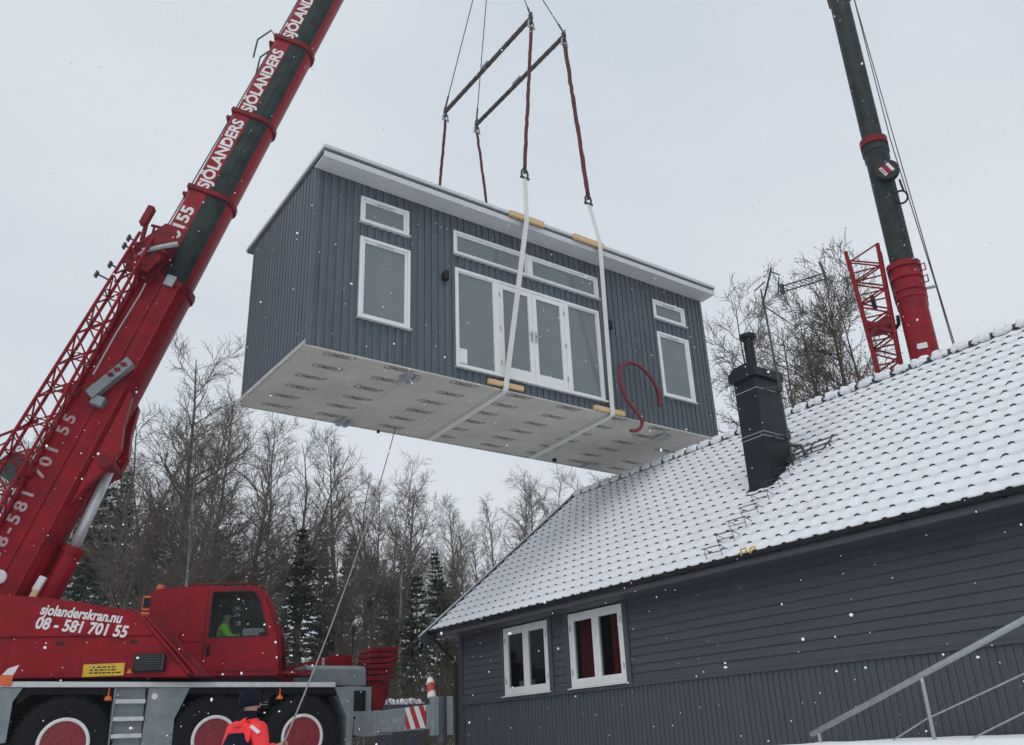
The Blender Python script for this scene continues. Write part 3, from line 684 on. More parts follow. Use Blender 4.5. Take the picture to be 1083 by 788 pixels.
# ------------------------------------------------------------------ raised snow bank and hand rail at the right
sb=MB(); rng=random.Random(6); vs=[];fs=[]; nx,ny=60,26; X0,X1,Y0,Y1=8.6,17.6,-4.2,.42
for j in range(ny+1):
    for i in range(nx+1):
        x=X0+(X1-X0)*i/nx; y=Y0+(Y1-Y0)*j/ny
        left=sst(8.8,10.6+.25*sin(y*2),x); front=sst(Y0,Y0+1.1,y)
        zt=-1.5+(1.5-.075)*min(left,front)+.012*nz_(x*1.5,y*1.5)+.006*nz_(x*5,y*5)
        vs.append((x,y,zt))
for j in range(ny):
    for i in range(nx): fs.append((j*(nx+1)+i,j*(nx+1)+i+1,(j+1)*(nx+1)+i+1,(j+1)*(nx+1)+i))
sb.add(vs,fs); o=sb.build('snow_bank',M['snow'],HR and None,M=HM,smooth=True); tag(o,'raised bank of clean snow along the house front',kind='structure')
hn=-2.0
rail=thing('hand_rail','grey tubular hand rail with wires rising along the lower right house front','hand rail',hw(10.88,hn,-.05),HR.rotation_euler.z)
o_=Vector((10.88,hn,-.05))
def P_(x,z,y=hn): return Vector((x,y,z))-o_
g=MB(); g.tube([P_(10.86,.005),P_(13.13,.80),P_(15.2,1.53)],.026,12); g.build('top_rail',M['galv'],rail,smooth=True)
for x in (10.95,12.13,13.6,15.1):
    zt=.005+(x-10.86)*.3502-.02; g=MB(); g.tube([P_(x,-.5),P_(x,zt)],.017,10); g.box(P_(x,0).x-.03,P_(x,0).x+.03,-.03,.03,-.06,-.05); g.build('post',M['galv'],rail)
for zo in (.30,.60):
    g=MB(); xs_=10.95+(0.4 if zo>.4 else .75)
    a=(11.73,-.07) if zo==.30 else (12.46,-.08)
    pts=[P_(a[0],a[1]),P_(12.09,.09),P_(13.02,.39),P_(15.1,1.06)] if zo==.30 else [P_(12.46,-.08),P_(12.94,.10),P_(15.1,.90)]
    g.tube(pts,.007,6); g.build('rail_wire',M['galv'],rail)

# ------------------------------------------------------------------ cranes
TILT=None
def wheel(parent,s,w,z,r=.72,wd=.40,near=True):
    """tyre and rim; axle along local y, outer face towards -y when near"""
    root=thing('wheel',None,None); root.parent=parent; root.location=(s,w,z)
    sg=1 if near else -1
    F=Matrix.Rotation(pi/2,4,'X') if near else Matrix.Rotation(-pi/2,4,'X')   # lathe z -> outward
    g=MB(); h=wd
    prof=[(.375,-.02),(.40,.012),(.47,.028),(.58,.022),(.665,.0),(.70,-.03),(.715,-.06),(.72,-.20),(.715,-h+.06),(.70,-h+.03),(.665,-h),(.58,-h-.02),(.40,-h),(.37,-.2)]
    g.lathe(prof,48,F,closed=True)
    for k in range(40):
        q=2*pi*k/40
        for sgn in (0,1):
            c=F@Vector((.718*cos(q+sgn*.08),.718*sin(q+sgn*.08),-.10-.2*sgn)); rad=F.to_3x3()@Vector((cos(q+sgn*.08),sin(q+sgn*.08),0)); tan=F.to_3x3()@Vector((-sin(q+sgn*.08),cos(q+sgn*.08),0)); ax=F.to_3x3()@Vector((0,0,1))
            g.obox(c,rad*.014,(tan*.03+ax*.012),ax*.088)
    g.build('tyre',M['rubber'],root,smooth=False)
    g=MB(); g.lathe([(.335,.012),(.345,.022),(.385,.022),(.392,.0),(.38,-.03),(.345,-.03),(.335,.0)],48,F,closed=True); g.build('rim_ring',M['white_paint'],root,smooth=True)
    g=MB(); g.lathe([(.333,.002),(.325,-.07),(.29,-.10),(.20,-.085),(.185,-.05),(.15,-.03),(.13,.0),(.11,.012),(.0001,.016)],40,F,mi=0)
    for k in range(10):
        q=2*pi*k/10; g.lathe([(.018,-.095),(.018,-.06),(.012,-.05)],8,F@Matrix.Translation((.235*cos(q),.235*sin(q),0)),mi=0)
    for k in range(8):
        q=2*pi*(k+.5)/8; g.lathe([(.03,-.083),(.03,-.0835)],10,F@Matrix.Translation((.255*cos(q)+.0,.255*sin(q),0)),mi=1)
    g.build('rim',[M['rim_red'],M['black']],root)
    return root
# crane-local frame: x along the carrier, y to the far side, z up from the ground under the wheels
GZ=-.40                      # ground under the crane, relative to camera height
def Zc(z): return z-GZ       # camera-relative height to crane-local height
SLEW=R(-23.0); SC=Vector((.87,1.25+.0,0))
# slew centre in carrier coordinates
CARR=(-7.322,15.0,CAM+GZ)
uC=Vector((cos(R(33)),sin(R(33)),0)); vC=Vector((-sin(R(33)),cos(R(33)),0))
Cw=Vector((-7.27036,16.52384,0))-Vector((-7.322,15.0,0)); SC=Vector((Cw.dot(uC),Cw.dot(vC),0))
MS=Matrix.Translation((SC.x,SC.y,-GZ))@Matrix.Rotation(SLEW,4,'Z')       # superstructure frame (z relative to the camera) -> crane-local
crane=thing('mobile_crane','red mobile crane with white lettering on its long red boom, left of the hanging cabin','crane',CARR,R(33))
LZ=Matrix.Translation((0,0,-GZ))
for s in (0,2.35,3.91):
    wheel(crane,s,.0,.72); wheel(crane,s,2.5,.72,near=False)
# carrier
g=MB(); g.box(-1.7,5.2,.62,1.88,.35,1.12); g.box(-1.7,4.4,.50,.60,.75,1.10); 
for s in (0,2.35,3.91): g.tube([(s,.2,.32),(s,2.3,.32)],.13,12); g.box(s-.2,s+.2,1.0,1.5,.1,.5)
g.build('chassis',M['chassis'],crane,M=LZ)
g=MB(); g.box(-.67,4.50,-.02,.03,1.165,1.25); g.box(-1.7,-.671,-.02,.03,1.165,1.25); g.build('deck_edge',M['deck_white'],crane,M=LZ,bevel=.008)
g=MB(); g.box(-1.7,4.50,.031,2.5,1.175,1.245); g.build('deck',M['grey_paint'],crane,M=LZ)
g=MB(); g.prism([(-1.9,1.16),(-.69,1.16),(-.80,.95),(-.80,.36),(-1.9,.36)],0.0,.5); g.build('rear_fender',M['grey_paint'],crane,M=LZ,bevel=.01)
g=MB(); g.prism([(1.20,1.162),(1.87,1.162),(1.66,.66),(1.66,.22),(1.17,.22)],.005,.40); g.build('fender_panel',M['grey_paint'],crane,M=LZ,bevel=.01)
g=MB(); g.prism([(4.50,1.162),(5.24,1.17),(5.24,.725),(4.90,.70),(4.86,.10),(4.76,.10),(4.76,.62)],.005,.55); g.build('front_fender',M['grey_paint'],crane,M=LZ,bevel=.01)
g=MB(); 
for a,b in ((-.75,.68),(1.62,3.14),(3.16,4.72)):      # dark wheel-arch liners
    g.prism([(a,1.16),(b,1.16),(b,.9),(b-.2,1.06),(a+.2,1.06),(a,.9)],.05,.55)
g.build('wheel_arch',M['chassis'],crane,M=LZ)
ld=thing('ladder',None,None); ld.parent=crane
g=MB(); g.box(.66,1.165,.08,.12,.2,1.16); g.box(.66,.685,-.0,.08,.22,1.16); g.build('ladder_frame',M['grey_paint'],ld,M=LZ)
for z in (.93,.66,.40): 
    g=MB(); g.box(.69,1.16,-.03,.10,z-.02,z+.045); g.build('tread',M['deck_white'],ld,M=LZ,bevel=.006)
g=MB(); g.box(2.92,3.36,.2,.45,.82,1.12); g.box(2.95,3.33,.19,.199,.86,1.09); g.build('battery_box',M['chassis'],crane,M=LZ)
g=MB()
for k in range(5): g.box(2.97,3.3,.185,.189,.875+.045*k,.89+.045*k)
g.build('vent_grille',M['galv'],crane,M=LZ)
for s in (.42,3.30):
    g=MB(); g.tube([(s+.16,.03,1.16),(s+.16,.03,1.03)],.014); g.lathe([(.06,.96),(.065,.98),(.045,1.02),(.02,1.035)],14,Matrix.Translation((s+.16,.03,0))); g.build('side_marker',M['orange'],crane,M=LZ)
# small round prohibition disc on the fender panel
g=MB(); g.lathe([(.05,.0),(.05,.006)],18,frameM((1.30,.003,1.02),(1,0,0),(0,0,1),(0,-1,0))); g.build('round_sticker',M['white_paint'],crane,M=LZ)
g=MB(); g.box(-1.06,-.86,-.045,-.0,1.18,1.34); g.build('rear_lamp',M['orange'],crane,M=LZ,bevel=.01)
g=MB(); g.prism([(-1.02,1.345),(-.86,1.345),(-.80,1.50),(-.95,1.44)],-.03,-.0); g.build('lamp_guard',M['white_paint'],crane,M=LZ)
# outrigger beam reaching to the near side
ob=thing('outrigger',None,None); ob.parent=crane
g=MB(); g.box(4.90,5.24,-.95,2.4,.30,.70); g.build('outer_box',M['grey_paint'],ob,M=LZ,bevel=.012)
g=MB(); g.box(4.93,5.21,-3.10,-.951,.335,.69); g.build('beam',M['grey_paint'],ob,M=LZ,bevel=.012)
g=MB(); g.box(4.88,5.26,-3.20,-3.101,.22,.80); g.build('end_plate',M['grey_paint'],ob,M=LZ,bevel=.01)
g=MB(); g.box(4.905,4.927,-2.90,-2.17,.345,.685); g.build('chevron_board',M['chevron'],ob,M=LZ)
g=MB()
for y_ in (-1.25,-1.75): 
    g=MB(); g.box(4.915,4.929,y_-.07,y_+.07,.46,.53); g.build('reflector',M['galv'],ob,M=LZ)
g=MB(); g.tube([(5.07,-3.15,.80),(5.07,-3.15,.12)],.09,14); g.tube([(5.07,-3.15,.12),(5.07,-3.15,-.33)],.06,14); g.lathe([(.05,-.26),(.22,-.33),(.24,-.37),(.24,-.40)],24,Matrix.Translation((5.07,-3.15,0))); g.build('jack_leg',M['steel_dark'],ob,M=LZ)
g=MB(); g.tube([(4.95,-3.05,.79),(4.95,-3.0,1.02),(4.95,-2.985,1.10)],[.07,.065,.04],12); g.build('marker_pole',M['pole_band'],ob,M=LZ)
# dark slot in the front fender and step
g=MB(); g.box(4.88,5.12,-.004,.0,.74,1.1) ; g.build('locker_slot',M['chassis'],crane,M=LZ)
g=MB(); g.tube([(4.86,-.05,.62),(5.0,-.08,.62),(5.0,-.08,.30),(4.86,-.05,.30)],.02); g.build('step_loop',M['chassis'],crane,M=LZ)
# tank, trough and ballast stack on the carrier
g=MB(); g.prism([(.80,1.25),(1.60,1.25),(1.60,1.55),(1.52,1.63),(.90,1.63),(.81,1.56)],4.22,5.47,axes='yz'); g.build('grey_tank',M['grey_paint'],crane,M=LZ,bevel=.015)
g=MB(); g.prism([(3.9,1.28),(5.50,1.28),(5.50,1.90),(5.2,1.93),(4.5,1.76),(3.9,1.62)],1.65,2.1); g.build('red_locker',M['red'],crane,M=LZ,bevel=.01)
g=MB(); g.tube([(4.7,1.2,1.63),(4.7,1.2,1.74)],.03); g.sphere((4.7,1.2,1.77),.035,8); g.build('filler_cap',M['galv'],crane,M=LZ)
st=thing('ballast_stack',None,None); st.parent=crane
g=MB(); g.prism([(5.62,.72),(5.84,.72),(5.98,1.10),(6.0,1.34),(5.50,1.34),(5.62,1.10)],.85,1.30); g.build('stack_post',M['red_dirty'],st,M=LZ,bevel=.01)
for k in range(6):
    z=1.35+.112*k; g=MB(); sh=.012*k; g.obox((5.76+.018*k,1.1,z+.045),(.29,0,.012),(0,.34,0),(0,0,.045)); g.build('ballast_plate',M['red_dirty'],st,M=LZ,bevel=.014)
g=MB(); g.tube([(5.2,.9,1.85),(5.2,.9,2.30)],.012); g.box(5.17,5.23,.88,.92,2.25,2.4); g.build('mirror_stalk',M['black'],crane,M=LZ)
# ---- superstructure
g=MB(); g.lathe([(.85,1.20),(.85,1.38)],36); g.build('slew_ring',M['chassis'],crane,M=MS)
g=MB(); g.box(-3.4,1.42,-.96,1.25,1.385,1.50); g.build('slew_platform',M['red_dirty'],crane,M=MS)
body=thing('superstructure_body',None,None); body.parent=crane
g=MB(); g.prism([(-3.3,2.79),(-1.8,2.71),(-.99,2.64),(.41,2.41),(1.40,1.345),(1.40,1.315),(-1.56,1.36),(-3.3,1.39)],-1.08,-.55); g.build('side_panel',M['red'],body,M=MS,bevel=.012)
g=MB(); g.prism([(-3.3,2.80),(-1.8,2.72),(-.99,2.65),(.415,2.42),(.79,2.0),(-3.3,2.03)],-1.12,-1.082); g.build('lettered_panel',M['red'],body,M=MS,bevel=.008)
for k,(a,b) in enumerate((((.44,2.42),(1.42,1.36)),((.58,2.33),(1.56,1.34)))):
    g=MB(); g.tube([(a[0],-1.10+.06*k,a[1]),(b[0],-1.10+.06*k,b[1])],.028,8); g.build('edge_rail',M['red'],body,M=MS)
g=MB(); g.prism([(.60,2.30),(.78,2.30),(1.75,1.33),(1.42,1.33)],-.95,-.5); g.build('front_brace',M['red_dirty'],body,M=MS,bevel=.01)
g=MB(); g.box(-3.3,1.3,.45,.60,1.5,2.35); g.build('far_panel',M['red'],body,M=MS)
for sx,sz in ((-.72,1.98),(.46,1.98)):
    g=MB(); g.box(sx-.06,sx+.06,-1.094,-1.081,sz-.10,sz-.06); g.build('panel_latch',M['black'],body,M=MS)
for sx in (-1.50,-.35): 
    g=MB(); g.box(sx,sx+.008,-1.0825,-1.079,1.42,2.08); g.build('panel_seam',M['black'],body,M=MS)
g=MB(); g.box(.52,1.02,-1.20,-1.081,1.40,1.69); g.build('vent_box',M['black'],body,M=MS,bevel=.02)
g=MB(); g.box(.975,1.0,-1.206,-1.201,1.42,1.68); 
for k in range(6): g.box(.56,.94,-1.206,-1.201,1.44+.04*k,1.452+.04*k)
g.build('vent_frame',M['steel_dark'],body,M=MS)
sg=MB(); sg.obox((.04,-1.09,1.455),(.325,0,.006),(0,.006,0),(-.0,0,.10)); sgn=sg.build('notice_plate',M['yellow'],body,M=MS)
g=MB(); rr=random.Random(1)
for k,zz in enumerate((1.50,1.455,1.41)):
    x=-.18+.05*(k==0)
    while x<.24-.05*(k==0):
        l=rr.uniform(.03,.08); g.box(x,x+l,-1.0985,-1.0965,zz-.010,zz+.010); x+=l+.018
g.build('notice_lines',M['black'],sgn,M=MS)
g=MB(); g.prism([(.40,1.39),(.50,1.39),(.45,1.475)],-1.092,-1.083); g.build('warning_triangle',M['orange'],body,M=MS)
def TX(s,w,z,ang): 
    return MS@frameM((s,w,z),(cos(ang),0,sin(ang)),(-sin(ang),0,cos(ang)),(0,-1,0))
text('lettering','sjolanderskran.nu',.235,M['white_paint'],body,TX(-1.10,-1.121,2.385,R(-7.5)),bold=.007,sx=.80,shear=.12)
text('lettering','08 - 581 701 55',.265,M['white_paint'],body,TX(-1.15,-1.121,2.155,R(-7.0)),bold=.008,sx=.88,shear=.12)
# boom pivot cheek plates
g=MB(); 
for w_ in (-.62,.56): g.prism([(-3.3,1.5),(-1.5,1.5),(-1.9,2.6),(-2.9,2.9)],w_,w_+.08)
g.build('pivot_cheeks',M['red'],body,M=MS)
# cab
cab=thing('operator_cab',None,None); cab.parent=crane
OUT=[(.34,2.92),(.40,2.99),(1.01,3.04),(2.24,3.03),(2.36,2.98),(2.47,2.83),(2.72,2.15),(2.80,1.44),(2.74,1.40),(.72,1.45),(.36,2.3)]
WIN=[(1.47,2.12),(1.48,2.94),(2.18,2.955),(2.25,2.92),(2.33,2.80),(2.53,2.13)]
for y0,nm in ((.30,'side_panel'),(1.20,'side_panel')):
    g=MB(); g.prism(OUT,y0,y0+.05,holes=[WIN[::-1]]); g.build(nm,M['red'],cab,M=MS,bevel=.012)
    g=MB(); g.prism([(1.45,2.10),(1.46,2.96),(2.19,2.975),(2.27,2.94),(2.35,2.81),(2.555,2.11)],y0+(-.004 if y0<1 else .046),y0+(.006 if y0<1 else .056),holes=[[(1.475,2.127),(1.487,2.935),(2.17,2.948),(2.24,2.915),(2.32,2.795),(2.52,2.135)][::-1]]); g.build('window_seal',M['black'],cab,M=MS)
    g=MB(); g.prism(WIN,y0+.018,y0+.026); g.build('window_pane',M['cab_glass'],cab,M=MS)
g=MB()
def strip(mb,pts,y0,y1,th=.03):
    for a,b in zip(pts[:-1],pts[1:]):
        d=Vector((b[0]-a[0],0,b[1]-a[1])); n=Vector((-d.z,0,d.x)).normalized()*th/2
        c=Vector(((a[0]+b[0])/2,(y0+y1)/2,(a[1]+b[1])/2)); mb.obox(c-n,d*.5,(0,(y1-y0)/2,0),n)
strip(g,[(2.36,2.98),(2.24,3.03),(1.01,3.04),(.40,2.99),(.34,2.92),(.36,2.3),(.72,1.45),(2.74,1.40)],.351,1.199); g.build('shell',M['red'],cab,M=MS)
g=MB(); strip(g,[(2.36,2.98),(2.47,2.83),(2.72,2.15),(2.79,1.55)],.351,1.199,.02); g.build('windscreen',M['cab_glass'],cab,M=MS)
g=MB(); g.tube([(2.37,.33,2.97),(2.49,.31,2.83),(2.745,.30,2.15),(2.825,.30,1.44)],.04,10); g.tube([(2.37,1.22,2.97),(2.49,1.24,2.83),(2.745,1.25,2.15),(2.825,1.25,1.44)],.04,10); g.build('corner_post',M['red_dirty'],cab,M=MS,smooth=True)
g=MB(); g.tube([(1.0,.36,3.04),(1.0,.36,3.10),(2.22,.36,3.115),(2.40,.36,3.04),(2.42,.36,2.95)],.016,8); g.tube([(1.0,1.15,3.04),(1.0,1.15,3.10),(2.22,1.15,3.115),(2.40,1.15,3.04)],.016,8)
for x in (1.3,1.65,2.0): g.tube([(x,.36,3.10),(x,1.15,3.10)],.012,6); g.tube([(x,.36,3.04),(x,.36,3.1)],.012,6)
g.build('roof_rail',M['red_dirty'],cab,M=MS)
bc=MB(); bc.lathe([(.055,3.0),(.055,3.03),(.075,3.035),(.07,3.10),(.045,3.125),(.0001,3.13)],20,Matrix.Translation((.46,.5,0))); bc.build('beacon',M['orange'],cab,M=MS,smooth=False)
g=MB(); g.box(.20,.36,.34,.55,2.62,2.90); g.box(.18,.36,.33,.56,2.54,2.60); g.build('work_lamp',M['orange'],cab,M=MS,bevel=.01)
g=MB(); g.box(.22,.34,.328,.338,2.68,2.86); g.build('lamp_lens',M['black'],cab,M=MS)
g=MB(); g.box(1.0,2.7,.40,1.15,1.38,1.46); g.build('cab_floor',M['black'],cab,M=MS)
g=MB(); g.box(1.32,1.42,.55,1.0,1.75,2.45); g.box(1.35,1.85,.52,1.02,1.70,1.80); g.build('seat',M['black'],cab,M=MS,bevel=.03)
g=MB(); g.box(2.05,2.45,.42,.75,1.9,2.28); g.build('console',M['soffit'],cab,M=MS,bevel=.02)
g=MB(); g.box(2.36,2.50,.40,.43,2.10,2.20); g.build('console_label',M['red'],cab,M=MS)
g=MB(); g.box(.72,2.72,.34,1.15,1.28,1.39); g.build('cab_frame',M['chassis'],cab,M=MS)
for a,b in (((1.38,1.50),(1.38,2.98)),((1.38,1.50),(2.70,1.49)),((.62,2.05),(1.37,2.03))):
    g=MB(); g.tube([(a[0],.297,a[1]),(b[0],.297,b[1])],.006,6); g.build('door_seam',M['black'],cab,M=MS)
g=MB(); g.box(1.44,1.50,.275,.298,1.78,1.98); g.tube([(1.47,.27,1.80),(1.47,.25,1.82),(1.47,.25,1.94),(1.47,.27,1.96)],.010,6); g.build('door_handle',M['black'],cab,M=MS)
g=MB(); g.tube([(.95,.26,1.55),(.95,.22,1.62),(.95,.22,2.15),(.95,.26,2.22)],.014,8); g.build('grab_bar',M['red_dirty'],cab,M=MS)
g=MB(); g.tube([(2.72,.30,2.25),(2.86,.18,2.32),(2.86,.18,2.55)],.012,6); g.box(2.83,2.88,.11,.25,2.30,2.60); g.build('mirror',M['black'],cab,M=MS,bevel=.01)
g=MB(); g.tube([(2.75,.28,1.45),(3.1,.35,1.42),(3.15,.5,1.42)],.03); g.box(2.9,3.35,.4,.9,1.40,1.50); g.build('cab_step',M['red_dirty'],cab,M=MS)
# ---- boom
AE=math.atan2(.9474,.3202)
def BM(A0=( -2.51,0,2.0),el=AE):   # boom frame: x along the boom, y to the back (up-left), z towards the near side
    d=Vector((cos(el),0,sin(el))); b=Vector((-sin(el),0,cos(el))); return frameM(A0,d,b,d.cross(b))
MBm=MS@BM()
def boom_section(parent,a0,a1,hw_,ht,hb,mats,Mx,name='boom_section',grey=True):
    """hollow-looking box with rounded belly: hw_ half width, ht top, hb belly depth"""
    prof=[(ht,-hw_+.06),(ht-.03,-hw_+.015),(ht-.07,-hw_),(0.0,-hw_),(-.03,-hw_),(-.20*hb/.55,-hw_),(-.36*hb/.55,-hw_*.92),(-.46*hb/.55,-hw_*.72),(-.525*hb/.55,-hw_*.42),(-hb,-hw_*.12)]
    prof=prof+[(b,-w_) for b,w_ in prof[::-1]]
    n=len(prof); mb=MB(); vs=[]; 
    for a in (a0,a1): vs+=[(a,b,-w_) for b,w_ in prof]
    fs=[];ms=[]
    for k in range(n):
        j=(k+1)%n; fs.append((k,j,n+j,n+k)); bm_=(prof[k][0]+prof[j][0])/2
        ms.append(1 if grey and (-.44*hb/.55<bm_<-.012) else 0)
    fs+=[tuple(range(n-1,-1,-1)),tuple(range(n,2*n))]; ms+=[1,1]
    mb.v=vs; mb.f=fs; mb.m=ms
    return mb.build(name,mats,parent,M=Mx)
def collar(parent,a,hw_,ht,hb,Mx,m,wid=.10,proud=.07):
    mb=MB()
    def ringp(e):
        p=[(ht+e,-hw_-e),(.0,-hw_-e),(-.25*hb/.55,-hw_-e),(-.42*hb/.55,-hw_*.85-e),(-.53*hb/.55-e*.6,-hw_*.45-e*.5),(-hb-e,-hw_*.1)]
        return p+[(b,-w_) for b,w_ in p[::-1]]
    o,i=ringp(proud),ringp(-.01)
    n=len(o); vs=[]
    for a_ in (a-wid/2,a+wid/2): vs+=[(a_,b,-w_) for b,w_ in o]+[(a_,b,-w_) for b,w_ in i]
    fs=[]
    for k in range(n):
        j=(k+1)%n
        fs+=[(k,j,2*n+j,2*n+k),(n+k,2*n+n+k,2*n+n+j,n+j),(k,n+k,n+j,j),(2*n+k,2*n+j,3*n+j,3*n+k)]
    mb.add(vs,fs)
    return mb.build('section_collar',m,parent,M=Mx,bevel=.01)
boom=thing('boom',None,None); boom.parent=crane
MR=[M['red'],M['red']]; MG=[M['red'],M['boom_grey']]
boom_section(boom,-.5,7.7,.47,.50,.60,MR,MBm,'boom_base')
A=[7.7,10.05,12.35,14.80,17.3,30.9]; 
for k in range(5):
    sh=.018*k; sec=boom_section(boom,A[k]-.02,A[k+1],.415-sh,.42-sh,.54-sh,MG,MBm)
    if k<4:
        T_='08-581 701 55' if k==0 else 'SJÖLANDERS'
        ln=A[k+1]-A[k]
        if k==0: text('lettering','08-581 70155',.36,M['white_paint'],boom,MBm@frameM((7.12,.09,.4165),(1,0,0),(0,1,0),(0,0,1)),bold=.011,depth=.002,sx=1.20)
        else: text('lettering',T_,.36,M['white_paint'],boom,MBm@frameM((A[k]+.03,.075-sh,.4165-sh),(1,0,0),(0,1,0),(0,0,1)),bold=.011,depth=.002,sx=.97)
for k,a in enumerate(A[:5]): collar(boom,a-.03,(.47 if k==0 else .415-.018*(k-1))-.0,(.50 if k==0 else .42-.018*(k-1)),(.60 if k==0 else .54-.018*(k-1)),MBm,M['red_dirty'],wid=.14 if k==0 else .11,proud=.05)
for k in range(4):
    text('lettering','SJÖLANDERS',.36,M['white_paint'],boom,MBm@frameM((17.42+3.0*k,.0,.3445),(1,0,0),(0,1,0),(0,0,1)),bold=.011,depth=.002,sx=.97)
text('lettering','08-581 701 55',.32,M['faded'],boom,MBm@frameM((1.45,.13,.4715),(1,0,0),(0,1,0),(0,0,1)),bold=.008,depth=.002,sx=1.12,space=1.38)
# side stiffeners on the base section
g=MB(); g.box(.3,7.6,-.10,-.06,.471,.50); g.box(.3,7.6,-.44,-.40,.44,.47); g.build('side_rib',M['red'],boom,M=MBm)
# cylinder lug under the base
g=MB(); 
for z0 in (-.40,.22): g.prism([(2.7,-.52),(3.2,-.62),(3.75,-.86),(4.05,-.88),(4.5,-.72),(5.1,-.60),(5.2,-.50)],z0,z0+.18,axes='xyz')
g.build('cylinder_lug',M['red'],boom,M=MBm,bevel=.012)
# boom head with hook rope
g=MB(); g.box(30.9,31.5,-.75,.35,-.28,.28); g.build('boom_head',M['red_dirty'],boom,M=MBm)
g=MB(); g.lathe([(.30,-.05),(.34,-.05),(.30,0),(.34,.05),(.30,.05)],24,MBm@frameM((31.2,-.62,0),(1,0,0),(0,1,0),(0,0,1))); g.build('head_sheave',M['steel_dark'],boom)
# hoist rope along the boom back
g=MB(); g.tube([(1.0,.75,.0),(8.6,.62,.0),(14.8,.52,.0),(31.2,.42,0)],.014,6); g.build('hoist_rope',M['steel_dark'],boom,M=MBm)
for a,b0 in ((10.0,.43),(12.3,.41),(14.78,.39),(17.3,.37)):
    g=MB(); g.box(a-.05,a+.02,b0,b0+.20,-.12,.12); g.build('rope_guide',M['red_dirty'],boom,M=MBm)
g=MB(); g.tube([(14.82,.42,.25),(14.95,.60,.30),(14.55,.78,.30),(14.0,.66,.30)],.022,8); g.tube([(14.82,.42,-.25),(14.95,.60,-.30),(14.55,.78,-.30),(14.0,.66,-.30)],.022,8); g.build('guard_loop',M['steel_dark'],boom,M=MBm)
# lift cylinder
cy=thing('lift_cylinder',None,None); cy.parent=crane
p0,p1,p2=Vector((-1.72,0,1.72)),Vector((-1.06,0,3.72)),Vector((-.62,0,5.30))
g=MB(); g.tube([p0,p1],.19,20); g.tube([p1-(p1-p0).normalized()*.10,p1+(p1-p0).normalized()*.02],.215,20); g.build('barrel',M['red'],cy,M=MS)
g=MB(); g.tube([p1,p2],.10,20); g.build('rod',M['steel'],cy,M=MS,smooth=True)
g=MB(); g.tube([p2+Vector((0,-.45,0)),p2+Vector((0,.45,0))],.13,16); g.build('pin',M['red_dirty'],cy,M=MS)
g=MB(); g.obox((-1.48,-.50,2.72),(.05,0,-.015),(0,.04,0),(.06,0,.17)); pb_=g.build('pale_bracket',M['timber'],crane,M=MS)
g=MB(); g.obox((-1.385,-.50,3.0),(.055,0,-.02),(0,.04,0),(.05,0,.12)); g.build('bracket_cap',M['white_paint'],pb_,M=MS)
# white disc (pulley cap) near the pivot
g=MB(); g.lathe([(.13,0),(.13,.05),(.10,.06),(.0001,.06)],24,MBm@frameM((1.20,-.05,.475),(1,0,0),(0,1,0),(0,0,1))); g.build('pulley_cap',M['white_paint'],crane)
# stowed lattice jib on the near side of the boom
def lattice(parent,Mx,sec,n,rch=.035,rbr=.018,name='lattice_jib',m=None):
    """sec(t)-> four chord points; panels with zigzag bracing"""
    rt=thing(name,None,None); rt.parent=parent; m=m or M['red_lattice']
    st=[sec(k/n) for k in range(n+1)]
    for c in range(4):
        g=MB(); g.tube([s[c] for s in st],rch,8); g.build('chord',m,rt,M=Mx)
    for c in range(4):
        d=(c+1)%4; g=MB()
        for k in range(n):
            if (k+c)%2==0: g.tube([st[k][c],st[k+1][d]],rbr,6,cap=False)
            else: g.tube([st[k][d],st[k+1][c]],rbr,6,cap=False)
            if k%2==0: g.tube([st[k][c],st[k][d]],rbr*.9,6,cap=False)
        g.build('bracing',m,rt,M=Mx)
    return rt
def sec(t):
    a=.4+7.9*t; tp=1-.35*max(0,(t-.75)/.25)
    return [Vector((a,.98-.30*t,.50)),Vector((a,.40-.02*t,.52)),Vector((a,.34-.02*t,.98)),Vector((a,.92-.30*t,.96))]
jb=lattice(crane,MBm,sec,22)
# jib head: dense brackets at the top end
rr=random.Random(12)
g=MB()
g.prism([(7.55,.15),(8.3,-.10),(8.75,.05),(8.75,.30),(8.1,.62),(7.6,.72)],.80,.84,axes='xyz'); g.prism([(7.45,.10),(8.25,-.05),(8.6,.10),(8.6,.55),(7.6,.72)],.52,.56,axes='xyz')
g.build('head_plate',M['red_dirty'],jb,M=MBm,bevel=.008)
g=MB(); g.tube([(8.25,.62,.7),(8.85,.76,.7),(9.0,.77,.7)],.05); g.box(8.6,9.05,.70,.83,.62,.80); g.build('jib_nose',M['red_dirty'],jb,M=MBm)
g=MB()
for k in range(16):
    g=MB(); a=rr.uniform(7.3,8.7); b=rr.uniform(-.12,.62); a2=a+rr.uniform(-.35,.35); b2=b+rr.uniform(-.3,.3); z=rr.uniform(.52,.95)
    g.tube([(a,b,z),(a2,b2,z+rr.uniform(-.1,.1))],rr.uniform(.014,.035),6); g.build('head_strut',M['red_lattice'],jb,M=MBm)
for a,b,l in ((7.45,.72,.20),(7.95,.66,.2),(8.15,.66,.2),(7.15,.76,.3)):
    g=MB(); g.tube([(a,b,.75),(a+.05,b+l,.75)],.02); g.box(a-.03,a+.1,b+l-.02,b+l+.02,.70,.80); g.build('stop_pin',M['steel_dark'],jb,M=MBm)
g=MB(); g.tube([(7.95,.42,.88),(8.35,-.16,.90)],.055,10); g.tube([(7.75,.50,.88),(8.0,.36,.88)],.035,10); g.build('jib_ram',M['galv'],jb,M=MBm)
g=MB(); g.box(7.55,7.80,-.32,-.12,.475,.53); g.build('grey_fitting',M['galv'],jb,M=MBm,bevel=.01)
